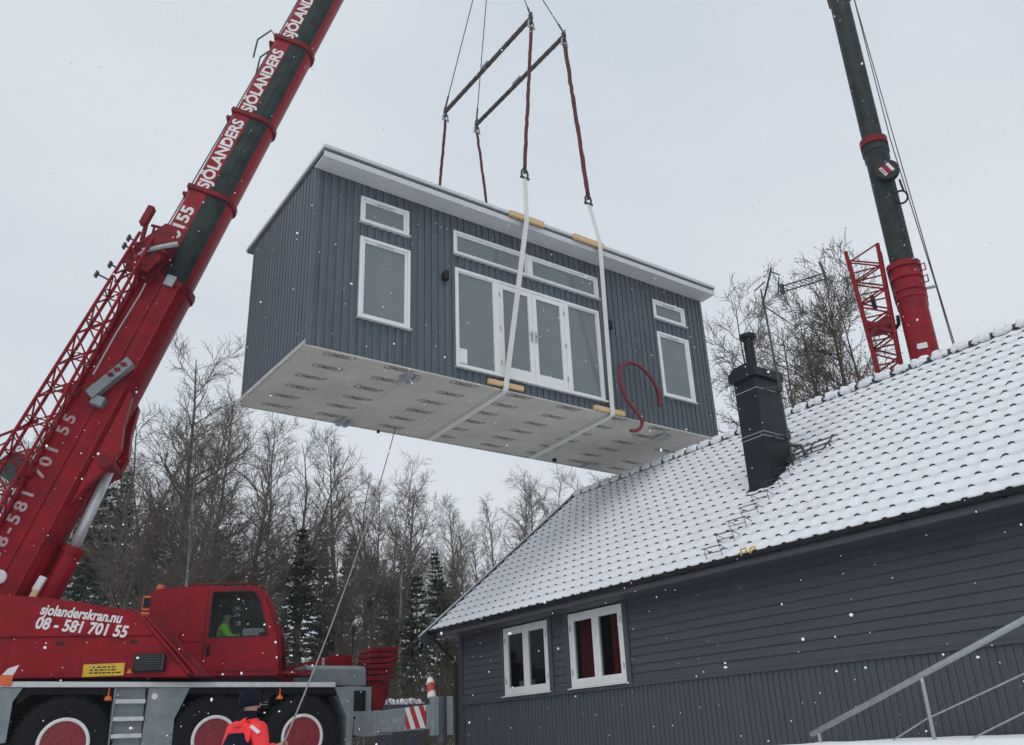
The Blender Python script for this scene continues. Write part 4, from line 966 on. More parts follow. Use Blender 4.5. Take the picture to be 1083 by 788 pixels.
# loose cable along the jib, clamp bracket with bolts
g=MB(); g.tube([(5.1,.02,1.0),(6.0,.02,1.0),(7.0,.02,.9),(7.3,.05,.85)],.014,6); g.build('cable',M['galv'],jb,M=MBm)
g=MB(); g.obox((5.25,-.15,.60),(.46,-.20,0),(.05,.09,0),(0,0,.10)); g.box(4.65,4.85,-.26,-.02,.48,.66); g.tube([(4.8,.0,.6),(4.95,.10,.6),(5.05,.06,.6)],.05,8); g.build('jib_clamp',M['grey_paint'],jb,M=MBm,bevel=.015)
g=MB()
for k in range(3): g.obox((5.30+.14*k,-.15-.065*k,.705),(.03,.035,0),(-.03,.045,0),(0,0,.006))
g.build('clamp_rib',M['red_dirty'],jb,M=MBm)
for a in (6.35,7.0,3.95):
    g=MB(); g.tube([(a,.98-.30*(a-.4)/7.9,.55),(a+.03,1.10-.30*(a-.4)/7.9,.55),(a-.10,1.12-.30*(a-.4)/7.9,.55),(a-.14,.98-.30*(a-.4)/7.9,.55)],.014,6); g.build('rope_eye',M['red_lattice'],jb,M=MBm)
# red guard rail frame beside the rope winch
g=MB(); g.tube([(3.0,.80,.5),(3.25,1.18,.5),(3.55,1.22,.5),(4.05,.72,.5)],.028,8); g.tube([(3.35,1.15,.5),(3.6,.95,.5),(3.5,.8,.5)],.018,6); g.build('guard_frame',M['red_lattice'],jb,M=MBm)
g=MB(); g.lathe([(.26,-.25),(.26,-.22),(.17,-.21),(.17,.21),(.26,.22),(.26,.25)],28,MBm@frameM((3.1,.72,.25),(1,0,0),(0,1,0),(0,0,1))); g.build('rope_drum',M['steel_dark'],jb)
for k in range(3):
    g=MB(); a=1.3+1.7*k; g.box(a,a+.2,.30,.62,.472,.53); g.build('jib_mount',M['red_dirty'],jb,M=MBm,bevel=.01)

# hook block under the boom tip, above the picture
HKW=cw(*HK); hb_=thing('hook_block','hook block on hoist ropes straight above the hanging cabin','hook',HKW,0)
g=MB(); g.box(-.18,.18,-.10,.10,.25,.95); g.build('block_body',M['yellow'],hb_,bevel=.03)
g=MB(); g.tube([Vector((.0,0,.25)),Vector((0,0,.05)),Vector((.10,0,-.06)),Vector((.02,0,-.16)),Vector((-.10,0,-.08))],.035,10); g.build('hook',M['steel_dark'],hb_,smooth=True)
tipw=crane.matrix_world if False else None
g=MB()
for dx in (-.10,-.03,.03,.10): g.tube([(dx,0,.95),(dx*1.2,.0,9.6)],.011,6)
g.build('hoist_rope',M['steel_dark'],hb_)

# ---- second crane behind the house
C2Z=1.2
c2=thing('mobile_crane','crane standing behind the house, tall dark grey boom above a red base','crane',(10.85,21.35,C2Z),R(-54.3))
EL2=R(89.6)
d_=Vector((cos(EL2),0,sin(EL2))); b_=Vector((-sin(EL2),0,cos(EL2)))
M2=Matrix.Translation((0,0,CAM-C2Z))@Matrix.Rotation(R(243+54.3),4,'Z')@frameM((0,0,0),d_,b_,d_.cross(b_))
bm2=thing('boom',None,None); bm2.parent=c2
GG=[M['boom_grey'],M['boom_grey']]
boom_section(bm2,1.6,11.65,.365,.42,.48,MR,M2,'boom_base')
A2=[11.65,15.7,21.5,34.0]; HW2=[.315,.285,.26]
for k in range(3): boom_section(bm2,A2[k]-.02,A2[k+1],HW2[k],.36-.02*k,.40-.02*k,GG,M2)
for a,e,wd_ in ((11.58,.07,.16),(11.22,.06,.10),(10.85,.05,.10),(10.62,.03,.08)): collar(bm2,a,.365,.42,.48,M2,M['red'],wid=wd_,proud=e)
collar(bm2,15.7,.315,.36,.40,M2,M['red_dirty'],wid=.20,proud=.06); collar(bm2,15.4,.315,.36,.40,M2,M['boom_grey'],wid=.10,proud=.03); collar(bm2,21.5,.285,.34,.38,M2,M['red_dirty'],wid=.20,proud=.05)
g=MB(); g.box(9.05,9.20,-.505,-.484,-.12,.12); g.build('maker_plate',M['white_paint'],bm2,M=M2)
# hose reel with a white diamond crossed by a red band
hr_=thing('hose_reel',None,None); hr_.parent=c2
RM=M2@frameM((14.45,-.44,-.17),(1,0,0),(0,0,-1),(0,1,0))@Matrix.Scale(.78,4)@Matrix.Rotation(R(20),4,'Z')
g=MB(); g.lathe([(.0001,-.22),(.36,-.22),(.40,-.19),(.40,-.14),(.30,-.13),(.30,.0),(.40,.01),(.40,.04),(.0001,.05)],32,RM@Matrix.Diagonal((1,1,1,1))); g.build('reel_drum',M['black'],hr_)
g=MB(); g.prism([(.27,0),(0,.27),(-.27,0),(0,-.27)],-.232,-.222,axes='xyz'); g.build('diamond_plate',M['white_paint'],hr_,M=RM)
g=MB(); g.obox((0,0,-.236),(.06,.06,0),(.14,-.14,0),(0,0,.003)); g.obox((-.10,-.10,-.236),(.012,.012,0),(.10,-.10,0),(0,0,.003)); g.build('red_band',M['red'],hr_,M=RM)
g=MB(); pts=[(13.55+.20*cos(q),-.46,-.36+.16*sin(q)) for q in [2*pi*i/20 for i in range(21)]]; g.tube(pts,.03,8); g.tube([(14.1,-.46,-.42),(13.75,-.46,-.45)],.03); g.build('hose_loop',M['black'],hr_,M=M2)
for z0,z1,z2 in ((-.50,-.62,-.86),(-.40,-.60,-.80)):
    g=MB(); g.tube([(34,-.1,-.35),(21.5,-.1,-.42),(15.7,-.1,z0-.05),(11.2,.0,z1-.05),(6.0,.1,z2)],.014,6); g.build('hoist_rope',M['steel_dark'],bm2,M=M2)
g=MB(); g.tube([(10.9,0,-.37),(10.9,0,-.66)],.045); g.build('rope_roller',M['galv'],bm2,M=M2)
g=MB()
for a in (11.58,11.22): g.tube([(a,-.05,-.36),(a+.05,-.05,-.52),(a-.15,-.05,-.52),(a-.16,-.05,-.36)],.02)
g.build('side_bracket',M['red'],bm2,M=M2)
def sec2(t):
    a=4.0+8.4*t; e=.0+.10*max(0,(t-.7)/.3); z0=.62-.06*t
    if t>.62: wz=.30+.06*(t-.62)/.38*2
    else: wz=.30
    zc=z0+.26+.10*t
    return [Vector((a,-.34,zc-wz)),Vector((a,.22,zc-wz)),Vector((a,.22,zc+wz)),Vector((a,-.34,zc+wz))]
j2=lattice(c2,M2,sec2,24,.055,.026)
g=MB(); g.box(9.95,10.12,-.40,.26,.60,1.26); g.obox((9.95,-.38,.93),(.24,0,.30),(0,.03,0),(-.04,0,.05)); g.obox((9.95,-.38,.93),(.24,0,-.30),(0,.03,0),(.04,0,.05)); g.build('jib_joint',M['red_dirty'],j2,M=M2,bevel=.02)
g=MB(); g.tube([(9.9,0,.60),(10.05,0,.44),(10.3,0,.42)],.05); g.build('jib_bracket',M['chassis'],j2,M=M2)
g=MB(); g.tube([(10.6,-.1,.92),(11.0,-.1,.94)],.06); g.build('jib_hook',M['black'],j2,M=M2)
# its carrier, hidden by the roof from the photograph's side
for s in (-2.6,.9,2.5):
    wheel(c2,s,-1.25,.72); wheel(c2,s,1.25,.72,near=False)
g=MB(); g.box(-4.2,4.0,-.6,.6,.7,1.5); g.box(-4.2,4.0,-1.25,1.25,1.51,1.63); g.build('chassis',M['grey_paint'],c2,bevel=.02)
g=MB(); g.box(-2.2,1.6,-1.1,-.52,1.75,3.0); g.box(-2.2,1.6,.52,1.1,1.75,3.0); g.box(-3.0,-2.21,-1.15,1.15,1.75,3.0); g.box(-2.2,1.6,-.5,.5,1.64,1.80); g.build('superstructure_body',M['red'],c2,bevel=.03)

# ------------------------------------------------------------------ trees
def cone(mb,pts,rs,n):          # fast tapering tube without caps
    o=len(mb.v); v=mb.v; f=mb.f; L_=len(pts)
    for i in range(L_):
        a=pts[i-1] if i else pts[0]; b=pts[i+1] if i<L_-1 else pts[i]
        t=b-a
        if abs(t.z)>.9*t.length: e=Vector((t.z,0,-t.x))
        else: e=Vector((-t.y,t.x,0))
        l=e.length
        if l<1e-9: e=Vector((1,0,0)); l=1
        e=e/l; g=t.cross(e); l=g.length
        g=g/l if l>1e-9 else Vector((0,1,0))
        p=pts[i]; r=rs[i]
        for k in range(n):
            q=2*pi*k/n; c=cos(q)*r; s=sin(q)*r
            v.append((p.x+e.x*c+g.x*s,p.y+e.y*c+g.y*s,p.z+e.z*c+g.z*s))
    for i in range(L_-1):
        for k in range(n):
            f.append((o+i*n+k,o+i*n+(k+1)%n,o+(i+1)*n+(k+1)%n,o+(i+1)*n+k))
    mb.m+=[0]*((L_-1)*n)
def grow(rng,p,d,L_,r0,r1,nseg,wob,lift):
    pts=[p.copy()]; d=d.normalized(); st=L_/nseg
    for i in range(nseg):
        d=(d+Vector((rng.gauss(0,wob),rng.gauss(0,wob),rng.gauss(0,wob)+lift))).normalized(); p=p+d*st; pts.append(p.copy())
    rs=[r0+(r1-r0)*i/nseg for i in range(nseg+1)]
    return pts,rs
def side(rng,d,ang,az=None):
    e=d.orthogonal().normalized(); q=rng.uniform(0,2*pi) if az is None else az
    e=(Matrix.Rotation(q,3,d)@e); return (d*cos(ang)+e*sin(ang)).normalized()
def bare_tree(seed,H=12.,r=.16,first=.28,nb=34,spread=.34,ang=(38,62),lift=.10,droop=0,nsub=8,ntw=7,fork=False,twr=.006,cones=0,wob=.03,taper=.72):
    rng=random.Random(seed); T=MB(); Cn=MB(); B=MB()
    trunks=[]
    if fork:
        hf=H*rng.uniform(.30,.40)
        pts,rs=grow(rng,Vector((0,0,-.3)),Vector((rng.gauss(0,.03),rng.gauss(0,.03),1)),hf+.3,r*1.15,r*.85,6,wob*.6,.02); cone(T,pts,rs,9); a0=rng.uniform(0,6)
        trunks.append((pts,rs,False))
        for k in range(fork):
            d=side(rng,Vector((0,0,1)),R(rng.uniform(8,17)),a0+2*pi*k/fork)
            pts2,rs2=grow(rng,pts[-1],d,(H-hf)*rng.uniform(.85,1.05),r*.62,.012,12,wob*1.7,.045); cone(T,pts2,rs2,7); trunks.append((pts2,rs2,True))
    else:
        pts,rs=grow(rng,Vector((0,0,-.3)),Vector((rng.gauss(0,.03),rng.gauss(0,.03),1)),H+.3,r,.012,18,wob,.03)
        rs[0]*=1.35; cone(T,pts,rs,9); trunks.append((pts,rs,True))
    for pts,rs,full in trunks:
        n=len(pts)-1
        cnt=nb if not fork else (nb//(len(trunks)-1) if full else 4)
        for k in range(cnt):
            t=(first if (full and not fork) else (.05 if full else .6))+(1-(first if (full and not fork) else (.05 if full else .6)))*((k+rng.random())/cnt)*.98
            i=min(n-1,int(t*n)); f_=t*n-i; p=pts[i].lerp(pts[i+1],f_); pr=rs[i]+(rs[i+1]-rs[i])*f_; d=(pts[i+1]-pts[i]).normalized()
            L1=H*spread*(1-taper*t)*rng.uniform(.55,1.2)
            r1=min(pr*.62,.012+.020*L1)
            bp_,br=grow(rng,p,side(rng,d,R(rng.uniform(*ang))),L1,r1,.006,7,.11,lift); cone(Cn,bp_,br,4)
            m1=max(3,int(nsub*L1/1.8))
            for j in range(m1):
                t1=.18+.82*(j+rng.random())/m1; i1=min(6,int(t1*7)); p1=bp_[i1].lerp(bp_[i1+1],t1*7-i1); d1=(bp_[i1+1]-bp_[i1]).normalized()
                L2=L1*rng.uniform(.22,.50)*(1.15-.5*t1)+.12
                sp,sr=grow(rng,p1,side(rng,d1,R(rng.uniform(28,60))),L2,min(br[i1]*.7,.012),twr*.8,4,.15,lift*.7-droop); cone(Cn,sp,sr,3)
                m2=max(2,int(ntw*L2/.7))
                for q in range(m2):
                    t2=.15+.85*(q+rng.random())/m2; i2=min(3,int(t2*4)); p2=sp[i2].lerp(sp[i2+1],t2*4-i2); d2=(sp[i2+1]-sp[i2]).normalized()
                    L3=rng.uniform(.12,.42)*(1+droop*3)
                    tp,tr=grow(rng,p2,side(rng,d2,R(rng.uniform(22,58))),L3,twr,twr*.55,2,.16,.05-droop*1.6); cone(Cn,tp,tr,3)
                    if cones and rng.random()<cones:
                        c=tp[rng.choice((1,2))]; s=rng.uniform(.012,.024); o=len(B.v)
                        B.v+=[tuple(c+Vector(x)*s) for x in ((1,0,0),(-1,0,0),(0,1,0),(0,-1,0),(0,0,1.3),(0,0,-1.3))]
                        B.f+=[tuple(o+x for x in f3) for f3 in ((0,2,4),(2,1,4),(1,3,4),(3,0,4),(2,0,5),(1,2,5),(3,1,5),(0,3,5))]; B.m+=[0]*8
    if cones: Cn.v,o=Cn.v+B.v,len(Cn.v); Cn.f+=[tuple(x+o for x in f3) for f3 in B.f]; Cn.m+=B.m
    return T,Cn
def spruce(seed,H=12.,r=.15,wid=.20,first=.06,dens=1.0):
    rng=random.Random(seed); T=MB(); Cn=MB()
    pts,rs=grow(rng,Vector((0,0,-.3)),Vector((0,0,1)),H+.3,r,.012,14,.012,.04); cone(T,pts,rs,8)
    z=H*first
    while z<H*.985:
        t=z/H; L1=(H*wid*(1-t)**.85+.12)*1.0; k=rng.choice((5,6,7)); a0=rng.uniform(0,6)
        for j in range(k):
            az=a0+2*pi*j/k+rng.gauss(0,.15); L2=L1*rng.uniform(.65,1.12); el=rng.uniform(-.28,.10)+.35*t
            d=Vector((cos(az)*cos(el),sin(az)*cos(el),sin(el))); ii=min(13,int((z+.3)/(H+.3)*14)); p=pts[ii].lerp(pts[ii+1],((z+.3)/(H+.3)*14)-ii)
            bp_,br=grow(rng,p,d,L2,.012+.008*L2,.005,5,.05,-.03+.05*t); cone(Cn,bp_,br,3)
            n=int(8*dens+14*dens*L2)
            for q in range(n):
                u=.12+.88*(q+rng.random())/n; i1=min(4,int(u*5)); p1=bp_[i1].lerp(bp_[i1+1],u*5-i1); d1=(bp_[i1+1]-bp_[i1]).normalized()
                s=1 if q%2 else -1; lat=d1.cross(Vector((0,0,1))).normalized()*s
                l=rng.uniform(.16,.36)*(.6+.6*(1-u))*(1 if L2>.5 else .6); w_=rng.uniform(.022,.05)
                e=(d1*.55+lat*rng.uniform(.4,.9)+Vector((0,0,rng.uniform(-.75,.05)))).normalized(); nn=e.cross(Vector((rng.gauss(0,1),rng.gauss(0,1),rng.gauss(0,1)))).normalized()*w_
                o=len(Cn.v); a=p1; b=p1+e*l*.5; c=p1+e*l
                Cn.v+=[tuple(a),tuple(b+nn),tuple(c),tuple(b-nn)]; Cn.f.append((o,o+1,o+2,o+3)); Cn.m.append(1)
        z+=rng.uniform(.16,.26)*(1.0 if H<10 else 1.25)
    return T,Cn
KIND={}; TOPV={}
def proto(key,TC,barkm,crownm):
    T,Cn=TC; 
    tm=T.build('trunk',barkm,smooth=True,fixn=False); cm_=Cn.build('crown',crownm,fixn=False)
    KIND[key]=(tm,cm_)
    tv=sorted(Cn.v,key=lambda p:-p[2])[:40]; TOPV[key]=(sum(p[0] for p in tv)/40,sum(p[1] for p in tv)/40,tv[10][2])
proto('bareA',bare_tree(1,12,.14,.24,44,.32,(34,58),.10,nsub=11,ntw=11),M['bark'],M['twig'])
proto('bareB',bare_tree(2,12,.17,.25,38,.34,(38,60),.09,nsub=11,ntw=11),M['bark'],M['twig'])
proto('bareC',bare_tree(3,12,.16,.3,42,.24,(32,56),.10,nsub=11,ntw=11,fork=2),M['bark'],M['twig'])
proto('bareD',bare_tree(4,12,.13,.22,46,.28,(34,56),.11,nsub=11,ntw=11),M['bark'],M['twig'])
proto('birchA',bare_tree(5,13,.12,.3,36,.24,(28,46),.07,droop=.10,nsub=9,ntw=9),M['bark_birch'],M['twig'])
proto('birchB',bare_tree(6,13,.11,.35,34,.22,(25,45),.08,droop=.12,nsub=9,ntw=9,fork=0),M['bark_birch'],M['twig'])
proto('alderA',bare_tree(7,12,.17,.3,36,.24,(35,65),.05,nsub=12,ntw=9,fork=3,cones=.7,twr=.007,wob=.026,taper=.25),M['bark_dark'],M['twig'])
proto('alderB',bare_tree(31,12,.17,.36,46,.20,(35,58),.07,nsub=13,ntw=11,fork=0,cones=.6,twr=.0075,wob=.014,taper=.30),M['bark_dark'],M['twig'])
proto('alderC',bare_tree(9,12,.13,.36,32,.20,(40,66),.04,nsub=12,ntw=9,fork=0,cones=.7,twr=.0075,wob=.045,taper=.4),M['bark_dark'],M['twig'])
proto('spruceA',spruce(11,12,.15,.19,dens=1.7),M['bark'],[M['twig'],M['needle']])
proto('spruceB',spruce(12,10,.13,.17,.10,dens=1.7),M['bark'],[M['twig'],M['needle']])
proto('spruceC',spruce(13,6,.09,.21,.03,dens=1.6),M['bark'],[M['twig'],M['needle']])
NAMES={'bare':('bare_tree','bare tree'),'birc':('birch_tree','birch'),'alde':('alder_tree','alder'),'spru':('spruce_tree','spruce')}
HGT={'bareA':12,'bareB':12,'bareC':12,'bareD':12,'birchA':13,'birchB':13,'alderA':12,'alderB':12,'alderC':12,'spruceA':12,'spruceB':10,'spruceC':6}
used=set(); CRI=cr
def ray(px,py):      # direction of an image direction, for surveying tree positions
    v=bx*((px-541.5)/934.1)+by+bz*(-(py-394)/934.1); return v/math.hypot(v.x,v.y)
def tree(key,px,D,top,rz,label,group=None,wid=1.0):
    r_=ray(px,top); x,y=r_.x*D,r_.y*D; gz=ground_z(x,y); zt=CAM+ray(px,top).z*D; 
    nm,cat=NAMES[key[:4]]; H=zt-gz; ox,oy,oz=TOPV[key]; s=H/oz; x-=.8*s*wid*(ox*cos(rz)-oy*sin(rz)); y-=.8*s*wid*(ox*sin(rz)+oy*cos(rz))
    tm,cm_=KIND[key]
    root=thing(nm,label,cat,(x,y,gz),rz,group); root.scale=(s*wid,s*wid,s)
    if key in used: tm=tm.copy(); COL.objects.link(tm); cm_=cm_.copy(); COL.objects.link(cm_)
    used.add(key); tm.parent=root; cm_.parent=root; tm.name='trunk'; cm_.name='crown'
    return root
rt=random.Random(77)
# trees that can be told apart
tree('bareB',203,27,352,1.0,'tallest bare tree, topping out between the red boom and the hanging cabin',wid=1.15)
tree('alderB',884,31,252,.4,'tall bare alder with a straight dark trunk just left of the red lattice jib',wid=1.0)
tree('alderA',822,31,280,4.4,'forked bare alder with twisting limbs right of the black chimney',wid=.72)
tree('alderC',784,29,297,.2,'bare alder between the hanging cabin and the chimney',wid=.85)
tree('alderC',1096,46,348,2.0,'small bare alder peeping over the ridge at the right edge',wid=.55)
tree('spruceA',112,33,470,.3,'dark spruce right behind the shiny lift cylinder')
tree('spruceA',136,37,500,2.0,'second dark spruce just right of the lift cylinder')
tree('birchA',214,27.5,440,.6,'pale trunked birch rising behind the left end of the crane cab roof')
tree('bareA',300,34,434,.2,'bare tree with an open crown beneath the left corner of the cabin floor')
tree('bareC',333,33,455,.9,'forked bare tree between the crane cab and the grey tag line')
tree('birchB',428,34,478,.1,'pale stemmed tree standing tallest in the gap beneath the cabin')
tree('spruceB',322,31,560,.9,'narrow dark spruce standing just right of the red crane cab',wid=1.1)
tree('spruceB',460,37,585,1.7,'dark spruce tip just left of the house eave')
tree('spruceC',441,33,610,1.1,'short dark spruce in front of the birch, left of the house eave',wid=1.0)
tree('birchA',545,52,492,2.2,'birch in the distance just left of the roof ridge end')
tree('birchB',583,50,488,1.3,'birch in the distance rising over the sloping roof verge')
GRP='bare trees massed in the wood behind the crane'; LBL='bare leafless tree in the dense wood behind the crane'
for key,px,D,top in (('bareA',18,48,468),('bareD',50,44,452),('bareC',160,30,425),('bareD',232,33,395),('bareA',252,36,415),('bareD',285,30,470),('bareA',345,38,448),
  ('bareC',384,42,492),('bareA',402,36,505),('bareB',443,44,492),('bareA',470,46,520),('bareC',482,40,545),('bareD',495,52,560),('bareC',130,46,450),
  ('bareD',220,38,420),('bareB',150,40,470),('bareA',88,40,470),('bareD',375,32,540),('bareC',425,50,515)):
    tree(key,px,D,top,rt.uniform(0,6),LBL,GRP)
GRP2='faint bare trees beyond the house roof'; LBL2='faint bare tree standing beyond the snowy roof ridge'
for key,px,D,top in (('bareD',520,58,520),('bareA',562,60,500),('bareC',603,58,492),('bareD',622,56,498),('bareA',640,60,500),('bareC',661,58,503),('bareB',690,62,500),('bareD',508,64,548),('bareA',800,62,380),('alderC',800,38,318)):
    tree(key,px,D,top,rt.uniform(0,6),LBL2,GRP2)
GRP3='dark spruces low in the wood'; LBL3='dark young spruce low among the bare trunks of the wood'
for key,px,D,top in (('spruceB',165,42,540),('spruceC',182,36,590),('spruceB',250,44,575),('spruceC',272,38,600),('spruceB',300,46,585),('spruceC',350,40,612),('spruceB',372,46,570),('spruceB',396,42,590),('spruceC',412,40,620),('spruceB',480,48,600),('spruceB',230,52,560),('spruceA',60,46,520),('spruceA',20,50,540),('spruceB',340,52,565),('spruceB',425,54,590),('spruceC',478,38,650)):
    tree(key,px,D,top,rt.uniform(0,6),LBL3,GRP3)
# thin sapling right beside the house corner
def at(px,D): r_=ray(px,740); return r_.x*D,r_.y*D
x,y=at(463,22); g=MB(); rg=random.Random(3); pts,rs=grow(rg,Vector((0,0,-.2)),Vector((.0,0,1)),3.9,.035,.012,10,.012,.02); cone(g,pts,rs,7)
sap=thing('sapling','thin pale leafless sapling just left of the house corner','sapling',(x,y,ground_z(x,y)))
g.build('stem',M['dry'],sap,smooth=True)
g=MB()
for k in range(14):
    p=pts[2+k%8]; bp_,br=grow(rg,p,side(rg,Vector((0,0,1)),R(rg.uniform(30,60))),rg.uniform(.3,.9),.009,.004,4,.12,.1); cone(g,bp_,br,3)
g.build('twigs',M['dry'],sap)
# bare undergrowth
g=MB(); rg=random.Random(21)
for k in range(5200):
    px=rg.uniform(-40,560); D=rg.uniform(25,52); r_=ray(px,720); x,y=r_.x*D,r_.y*D; h=rg.uniform(.6,3.4)*rg.choice((.6,1,1.3)); gz=ground_z(x,y)
    bp_,br=grow(rg,Vector((x,y,gz-.05)),Vector((rg.gauss(0,.25),rg.gauss(0,.25),1)),h,rg.uniform(.006,.016),.004,4,.14,.04); cone(g,bp_,br,3)
    for q in range(3):
        i=rg.choice((1,2,3)); tp,tr=grow(rg,bp_[i],side(rg,Vector((0,0,1)),R(rg.uniform(25,60))),h*rg.uniform(.2,.5),.006,.003,2,.15,.05); cone(g,tp,tr,3)
o=g.build('undergrowth',M['dry'],fixn=False); tag(o,'tangle of brown bare undergrowth along the edge of the wood','undergrowth',kind='stuff')
# long slanting branch stretched across the wood edge: a leaning dead tree
# snow topped blue container far behind the crane tail
x,y=at(420,30); gz=ground_z(x,y)
ct=thing('blue_container','snow topped blue container seen beyond the crane tail','container',(x,y,gz),R(14))
H_=CAM+ray(420,746).z*30-gz
g=MB(); g.prism([(-.62,0),(.62,0),(.75,H_),(-.75,H_)],-.6,.6); 
for k in range(5): g.box(-.62+.3*k,-.57+.3*k,-.63,-.6,.1,H_-.1)
g.build('tub',M['tarp'],ct,bevel=.02)
g=MB(); lump_sheet(g,-.77,.77,-.62,.62,lambda x,y:H_,.16,12,8,random.Random(2)); g.build('snow',M['snow'],ct,smooth=True)

# ------------------------------------------------------------------ people
def skin_mesh(name,verts,edges,radii,m,parent,root=0,sub=2,Mx=None):
    me=bpy.data.meshes.new(name); me.from_pydata([tuple((Mx@Vector(v)) if Mx else v) for v in verts],edges,[]); me.materials.append(m)
    o=bpy.data.objects.new(name,me); COL.objects.link(o); o.parent=parent
    sk=o.modifiers.new('skin','SKIN'); sk.use_smooth_shade=True
    ly=me.skin_vertices[0].data if me.skin_vertices else None
    if ly is None:
        bm=bmesh.new(); bm.from_mesh(me); bm.verts.layers.skin.verify(); bm.to_mesh(me); bm.free(); ly=me.skin_vertices[0].data
    for i,r_ in enumerate(radii):
        ly[i].radius=r_ if isinstance(r_,tuple) else (r_,r_); ly[i].use_root=(i==root)
    s=o.modifiers.new('sub','SUBSURF'); s.levels=sub; s.render_levels=sub
    return o
class Sk:
    def __init__(s): s.v=[];s.e=[];s.r=[]
    def n(s,p,r_,par=None):
        s.v.append(p); s.r.append(r_); i=len(s.v)-1
        if par is not None: s.e.append((par,i))
        return i
def hand(sk,w_,d,up,sgn):
    """five bent fingers closing on what is held; w_ = wrist index"""
    p=Vector(sk.v[w_]); d=Vector(d).normalized(); up=Vector(up).normalized(); s=d.cross(up).normalized()*sgn
    pm=sk.n(tuple(p+d*.055),(.036,.018),w_)
    for k,(o,l) in enumerate(((-.030,.066),(-.010,.076),(.010,.072),(.030,.058))):
        a=sk.n(tuple(p+d*.095+s*o),.0095,pm); b=sk.n(tuple(p+d*(.095+l*.45)+s*o-up*l*.30),.009,a); sk.n(tuple(p+d*(.095+l*.35)+s*o-up*l*.75),.008,b)
    a=sk.n(tuple(p+d*.05-s*.042-up*.01),.011,pm); sk.n(tuple(p+d*.085-s*.046-up*.035),.009,a)
# rigger: local +Y is the way he faces
rx_,ry_=-2.86,9.69
rg_z=ground_z(rx_,ry_)
rot_=R(-38)
pr=thing('person','person in fluorescent red jacket and dark beanie holding the tag line beside the crane wheel','person',(rx_,ry_,rg_z),rot_)
topz=CAM+.64; hgt=topz-rg_z; S=hgt/1.80; pr.scale=(S,S,S)
HT=Matrix.Translation((0,.015,0))@Matrix.Rotation(R(-42),4,'Z')@Matrix.Translation((0,-.015,0))
b=Sk(); pel=b.n((0,0,.96),(.13,.10)); sp1=b.n((0,.0,1.14),(.125,.095),pel); sp2=b.n((0,.0,1.34),(.14,.10),sp1); nk=b.n((0,.0,1.48),.058,sp2); n2=b.n((0,.012,1.55),.056,nk)
h1=b.n((.012,.03,1.62),(.080,.084),n2); h2=b.n((.008,.02,1.70),(.085,.09),h1); h3=b.n((0,.01,1.765),(.05,.06),h2)
arms={}
for sg_ in (-1,1):
    sh=b.n((.17*sg_,0,1.43),.058,sp2)
    if sg_>0: el_=b.n((.31,.0,1.17),.043,sh); wr=b.n((.30,.20,1.22),.030,el_); hand(b,wr,(-.2,.8,.4),(0,-.4,.9),1)
    else: el_=b.n((-.30,.0,1.18),.043,sh); wr=b.n((-.24,.20,1.02),.030,el_); hand(b,wr,(.1,.8,-.4),(0,.3,1),-1)
    hp_=b.n((.095*sg_,0,.90),.085,pel); kn=b.n((.10*sg_,.02,.50),.060,hp_); an=b.n((.10*sg_,-.01,.09),.042,kn); b.n((.11*sg_,.16,.04),(.042,.03),an)
skin_mesh('body',b.v,b.e,b.r,M['skin'],pr)
g=MB(); g.prism([(.006,1.648),(.0,1.62),(-.006,1.648)],0,.01); 
g=MB(); g.lathe([(.0001,.0),(.010,.004),(.017,.03),(.010,.052),(.0001,.058)],10,Matrix.Translation((0,.115,1.625))@Matrix.Rotation(R(-12),4,'X')); g.build('nose',M['skin'],pr,M=HT,smooth=True)
for sg_ in (-1,1):
    g=MB(); g.sphere((.03*sg_,.103,1.675),.011,8); g.build('eye',M['black'],pr,M=HT,smooth=True)
    g=MB(); g.sphere((.080*sg_,.0,1.655),.03,10,sc=(.35,.7,1.1)); g.build('ear',M['skin'],pr,M=HT,smooth=True)
g=MB(); g.sphere((0,.108,1.592),.022,8,sc=(1.2,.35,.3)); g.build('mouth',M['rim_red'],pr,M=HT,smooth=True)
g=MB(); prof=[(.098,-.065),(.106,-.06),(.108,-.01),(.110,.0),(.105,.05),(.085,.10),(.05,.128),(.0001,.138)]
g.lathe(prof,28,Matrix.Translation((0,.008,1.70))@Matrix.Rotation(R(8),4,'X')@Matrix.Diagonal((.92,1.08,.98,1))); g.build('beanie',M['navy'],pr,M=HT,smooth=True)
j=Sk(); a0=j.n((0,0,.86),(.22,.17)); a1=j.n((0,0,1.10),(.225,.175),a0); a2=j.n((0,0,1.33),(.235,.165),a1); a3=j.n((0,-.005,1.47),(.13,.11),a2); j.n((0,.0,1.535),(.088,.09),a3)
for sg_ in (-1,1):
    s_=j.n((.22*sg_,0,1.40),.105,a2)
    if sg_>0: e_=j.n((.345,-.02,1.15),.094,s_); f_=j.n((.315,.17,1.21),.068,e_)
    else: e_=j.n((-.345,-.0,1.16),.090,s_); f_=j.n((-.27,.16,1.05),.062,e_)
jk=skin_mesh('jacket',j.v,j.e,j.r,M['jacket'],pr)
t=Sk(); p0_=t.n((0,0,.95),(.165,.125)); 
for sg_ in (-1,1):
    q=t.n((.10*sg_,0,.86),.11,p0_); q=t.n((.105*sg_,.02,.50),.085,q); q=t.n((.105*sg_,-.01,.13),.07,q)
skin_mesh('trousers',t.v,t.e,t.r,M['navy'],pr)
g=MB()
for sg_ in (-1,1): g.prism([(-.10,0),(.19,0),(.20,.045),(.10,.10),(.05,.14),(-.09,.14)],.055+.0 if sg_>0 else -.155,.155 if sg_>0 else -.055,axes='yz')
g.build('boots',M['black'],pr,bevel=.02)
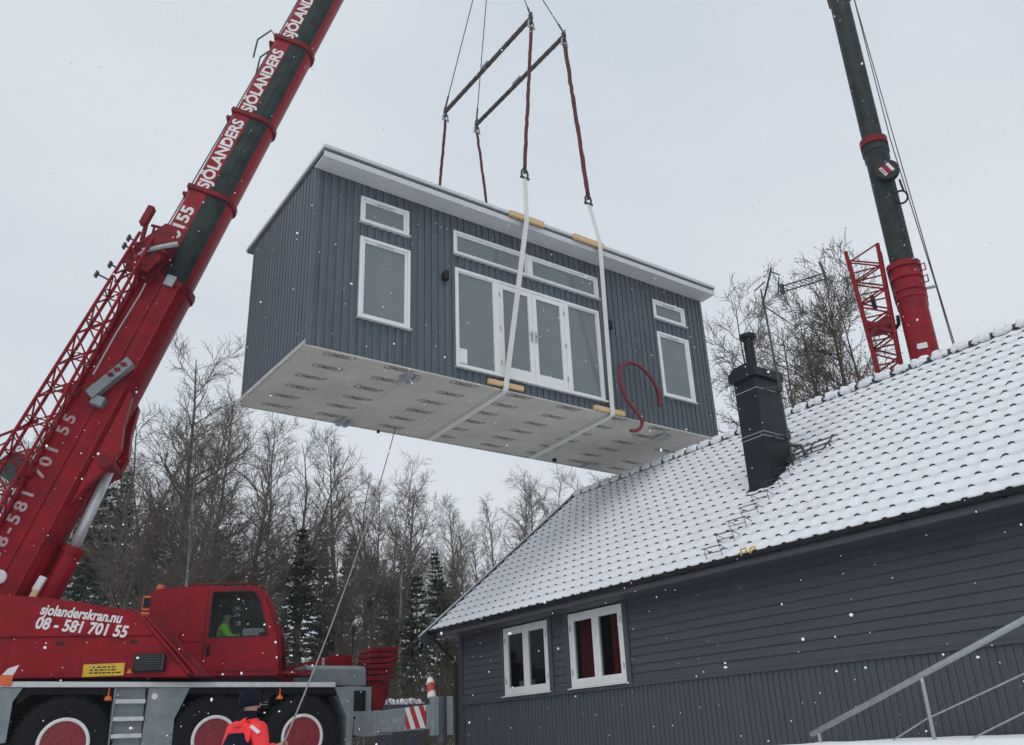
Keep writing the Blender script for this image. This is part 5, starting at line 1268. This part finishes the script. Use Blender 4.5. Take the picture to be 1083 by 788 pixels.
# dark back panel of the jacket and collar
g=MB(); vs=[];fs=[]; na,nz2=18,10
for kz in range(nz2+1):
    z=.86+.50*kz/nz2; f_=1.0 if kz<8 else 1-.10*(kz-7)
    for ka in range(na+1):
        a=R(-157+134*ka/na); wr_=1+.012*sin(ka*2.1+kz*1.7)
        vs.append((.262*f_*cos(a)*wr_,-.018+.205*f_*sin(a)*wr_,z))
for kz in range(nz2):
    for ka in range(na): q=kz*(na+1)+ka; fs.append((q,q+1,q+na+2,q+na+1))
g.add(vs,fs); o=g.build('back_panel',M['navy'],pr,smooth=True); sm=o.modifiers.new('solid','SOLIDIFY'); sm.thickness=.02; sm.offset=1
g=MB(); g.tube([Vector((.105*cos(a),-.02+.10*sin(a),1.475+.02*sin(a))) for a in [2*pi*k/20 for k in range(21)]],.036,10); g.build('collar',M['jacket'],pr,smooth=True)
g=MB(); g.lathe([(.11,1.48),(.108,1.52),(.096,1.55),(.092,1.575),(.095,1.59),(.085,1.595),(.07,1.57)],24,Matrix.Translation((0,.004,0))); g.build('neck_warmer',M['navy'],pr,smooth=True)
g=MB(); g.obox((.275,-.085,1.395),(.045,.02,-.035),(.012,-.02,.004),(.01,.008,.012)); g.build('reflective_stripe',M['white_paint'],pr)
# operator in the cab
Oc=crane.matrix_basis@(MS@Vector((1.62,.78,1.80)))
opz=R(10)
op=thing('person','person in bright green jacket seated behind the crane cab window','person',(0,0,0),0)
cwm=Matrix.Translation(CARR)@Matrix.Rotation(R(33),4,'Z')@MS
op.location=cwm@Vector((1.66,.72,1.80)); op.rotation_euler=(0,0,R(10)-pi/2)      # faces along the superstructure
b=Sk(); pel=b.n((0,0,.10),(.14,.11)); s1=b.n((0,-.02,.30),(.14,.10),pel); s2=b.n((0,.0,.50),(.15,.10),s1); nk=b.n((0,.02,.62),.055,s2); h1=b.n((0,.05,.74),(.07,.082),nk); h2=b.n((0,.045,.83),(.065,.078),h1)
for sg_ in (-1,1):
    s_=b.n((.18*sg_,.02,.53),.055,s2); e_=b.n((.24*sg_,.16,.32),.042,s_); w_=b.n((.17*sg_,.40,.33),.030,e_); hand(b,w_,(0,1,.05),(0,0,1),sg_)
    hp_=b.n((.10*sg_,.10,.08),.085,pel); kn=b.n((.12*sg_,.44,.08),.062,hp_); an=b.n((.12*sg_,.50,-.28),.045,kn); b.n((.12*sg_,.64,-.31),(.04,.03),an)
skin_mesh('body',b.v,b.e,b.r,M['skin'],op)
j=Sk(); a0=j.n((0,.0,.06),(.19,.15)); a1=j.n((0,-.01,.28),(.18,.14),a0); a2=j.n((0,.0,.49),(.19,.135),a1); j.n((0,.015,.62),(.085,.085),a2)
for sg_ in (-1,1):
    s_=j.n((.20*sg_,.02,.52),.08,a2); e_=j.n((.255*sg_,.15,.32),.068,s_); j.n((.18*sg_,.36,.33),.048,e_)
skin_mesh('jacket',j.v,j.e,j.r,M['hivis'],op)
t=Sk(); p0_=t.n((0,.04,.07),(.17,.12))
for sg_ in (-1,1):
    q=t.n((.12*sg_,.20,.08),.105,p0_); q=t.n((.125*sg_,.45,.08),.085,q); t.n((.125*sg_,.51,-.24),.065,q)
skin_mesh('trousers',t.v,t.e,t.r,M['navy'],op)
g=MB(); g.sphere((0,.04,.835),.105,16,sc=(.92,1.05,.85)); g.build('hair',M['black'],op,smooth=True)
g=MB(); g.lathe([(.0001,0),(.012,.01),(.015,.03),(.0001,.05)],8,Matrix.Translation((0,.135,.72))); g.build('nose',M['skin'],op,smooth=True)
# tag line from the cabin floor to the rigger's hand
pa=cw(3.26,2.89,-.035); pm_=Matrix.Translation(pr.location)@Matrix.Rotation(rot_,4,'Z')@Matrix.Scale(S,4)
pb=pm_@Vector((.285,.29,1.255))
pts=[]
for k in range(41):
    u=k/40; p=pa.lerp(pb,u); sag=.55*4*u*(1-u); p.z-=sag*.55; pts.append(p-pb)
pts+= [Vector((.01,.02,-.25)),Vector((.03,.0,-.7))]
g=MB(); g.tube(pts,.0095,6); tl_=g.build('tag_line',M['rope'],smooth=True); tl_.location=pb; tag(tl_,'thin grey rope running from the cabin floor down to the person in red','rope')

# ------------------------------------------------------------------ falling snow
g=MB(); rg=random.Random(99)
ico=[(0,0,1),(.894,0,.447),(.276,.851,.447),(-.724,.526,.447),(-.724,-.526,.447),(.276,-.851,.447),(.724,.526,-.447),(-.276,.851,-.447),(-.894,0,-.447),(-.276,-.851,-.447),(.724,-.526,-.447),(0,0,-1)]
icf=[(0,1,2),(0,2,3),(0,3,4),(0,4,5),(0,5,1),(1,6,2),(2,7,3),(3,8,4),(4,9,5),(5,10,1),(6,7,2),(7,8,3),(8,9,4),(9,10,5),(10,6,1),(11,7,6),(11,8,7),(11,9,8),(11,10,9),(11,6,10)]
for k in range(5200):
    y=3.2+17*rg.random()**.75; x=rg.uniform(-.85,.85)*y+rg.uniform(-2,2); z=rg.uniform(-.3,1.15*y+3.0)
    s=rg.choice((.003,.004,.005,.006,.0075))*rg.uniform(.8,1.2); sx_=[rg.uniform(.75,1.4) for _ in range(3)]
    o=len(g.v); g.v+=[(x+p[0]*s*sx_[0],y+p[1]*s*sx_[1],z+p[2]*s*sx_[2]) for p in ico]; g.f+=[tuple(i+o for i in f) for f in icf]; g.m+=[0]*20
o=g.build('falling_snow',M['flake'],fixn=False,smooth=True); tag(o,'snowflakes drifting through the air in front of everything','snowflakes',kind='stuff')

# ------------------------------------------------------------------ snowy air
HZ=.0011
if HZ:
    g=MB(); g.box(-905,905,-305,1505,-1.5,40); hzm=bpy.data.materials.new('snowy_air'); hzm.use_nodes=True; nt=hzm.node_tree
    nt.nodes.remove(nt.nodes['Principled BSDF']); pv=nt.nodes.new('ShaderNodeVolumePrincipled'); pv.inputs['Color'].default_value=(.86,.89,.93,1); pv.inputs['Density'].default_value=HZ; pv.inputs['Anisotropy'].default_value=.2
    nt.links.new(pv.outputs[0],nt.nodes['Material Output'].inputs['Volume'])
    o=g.build('haze',hzm); tag(o,'pale snowy air fading the far trees',kind='stuff')
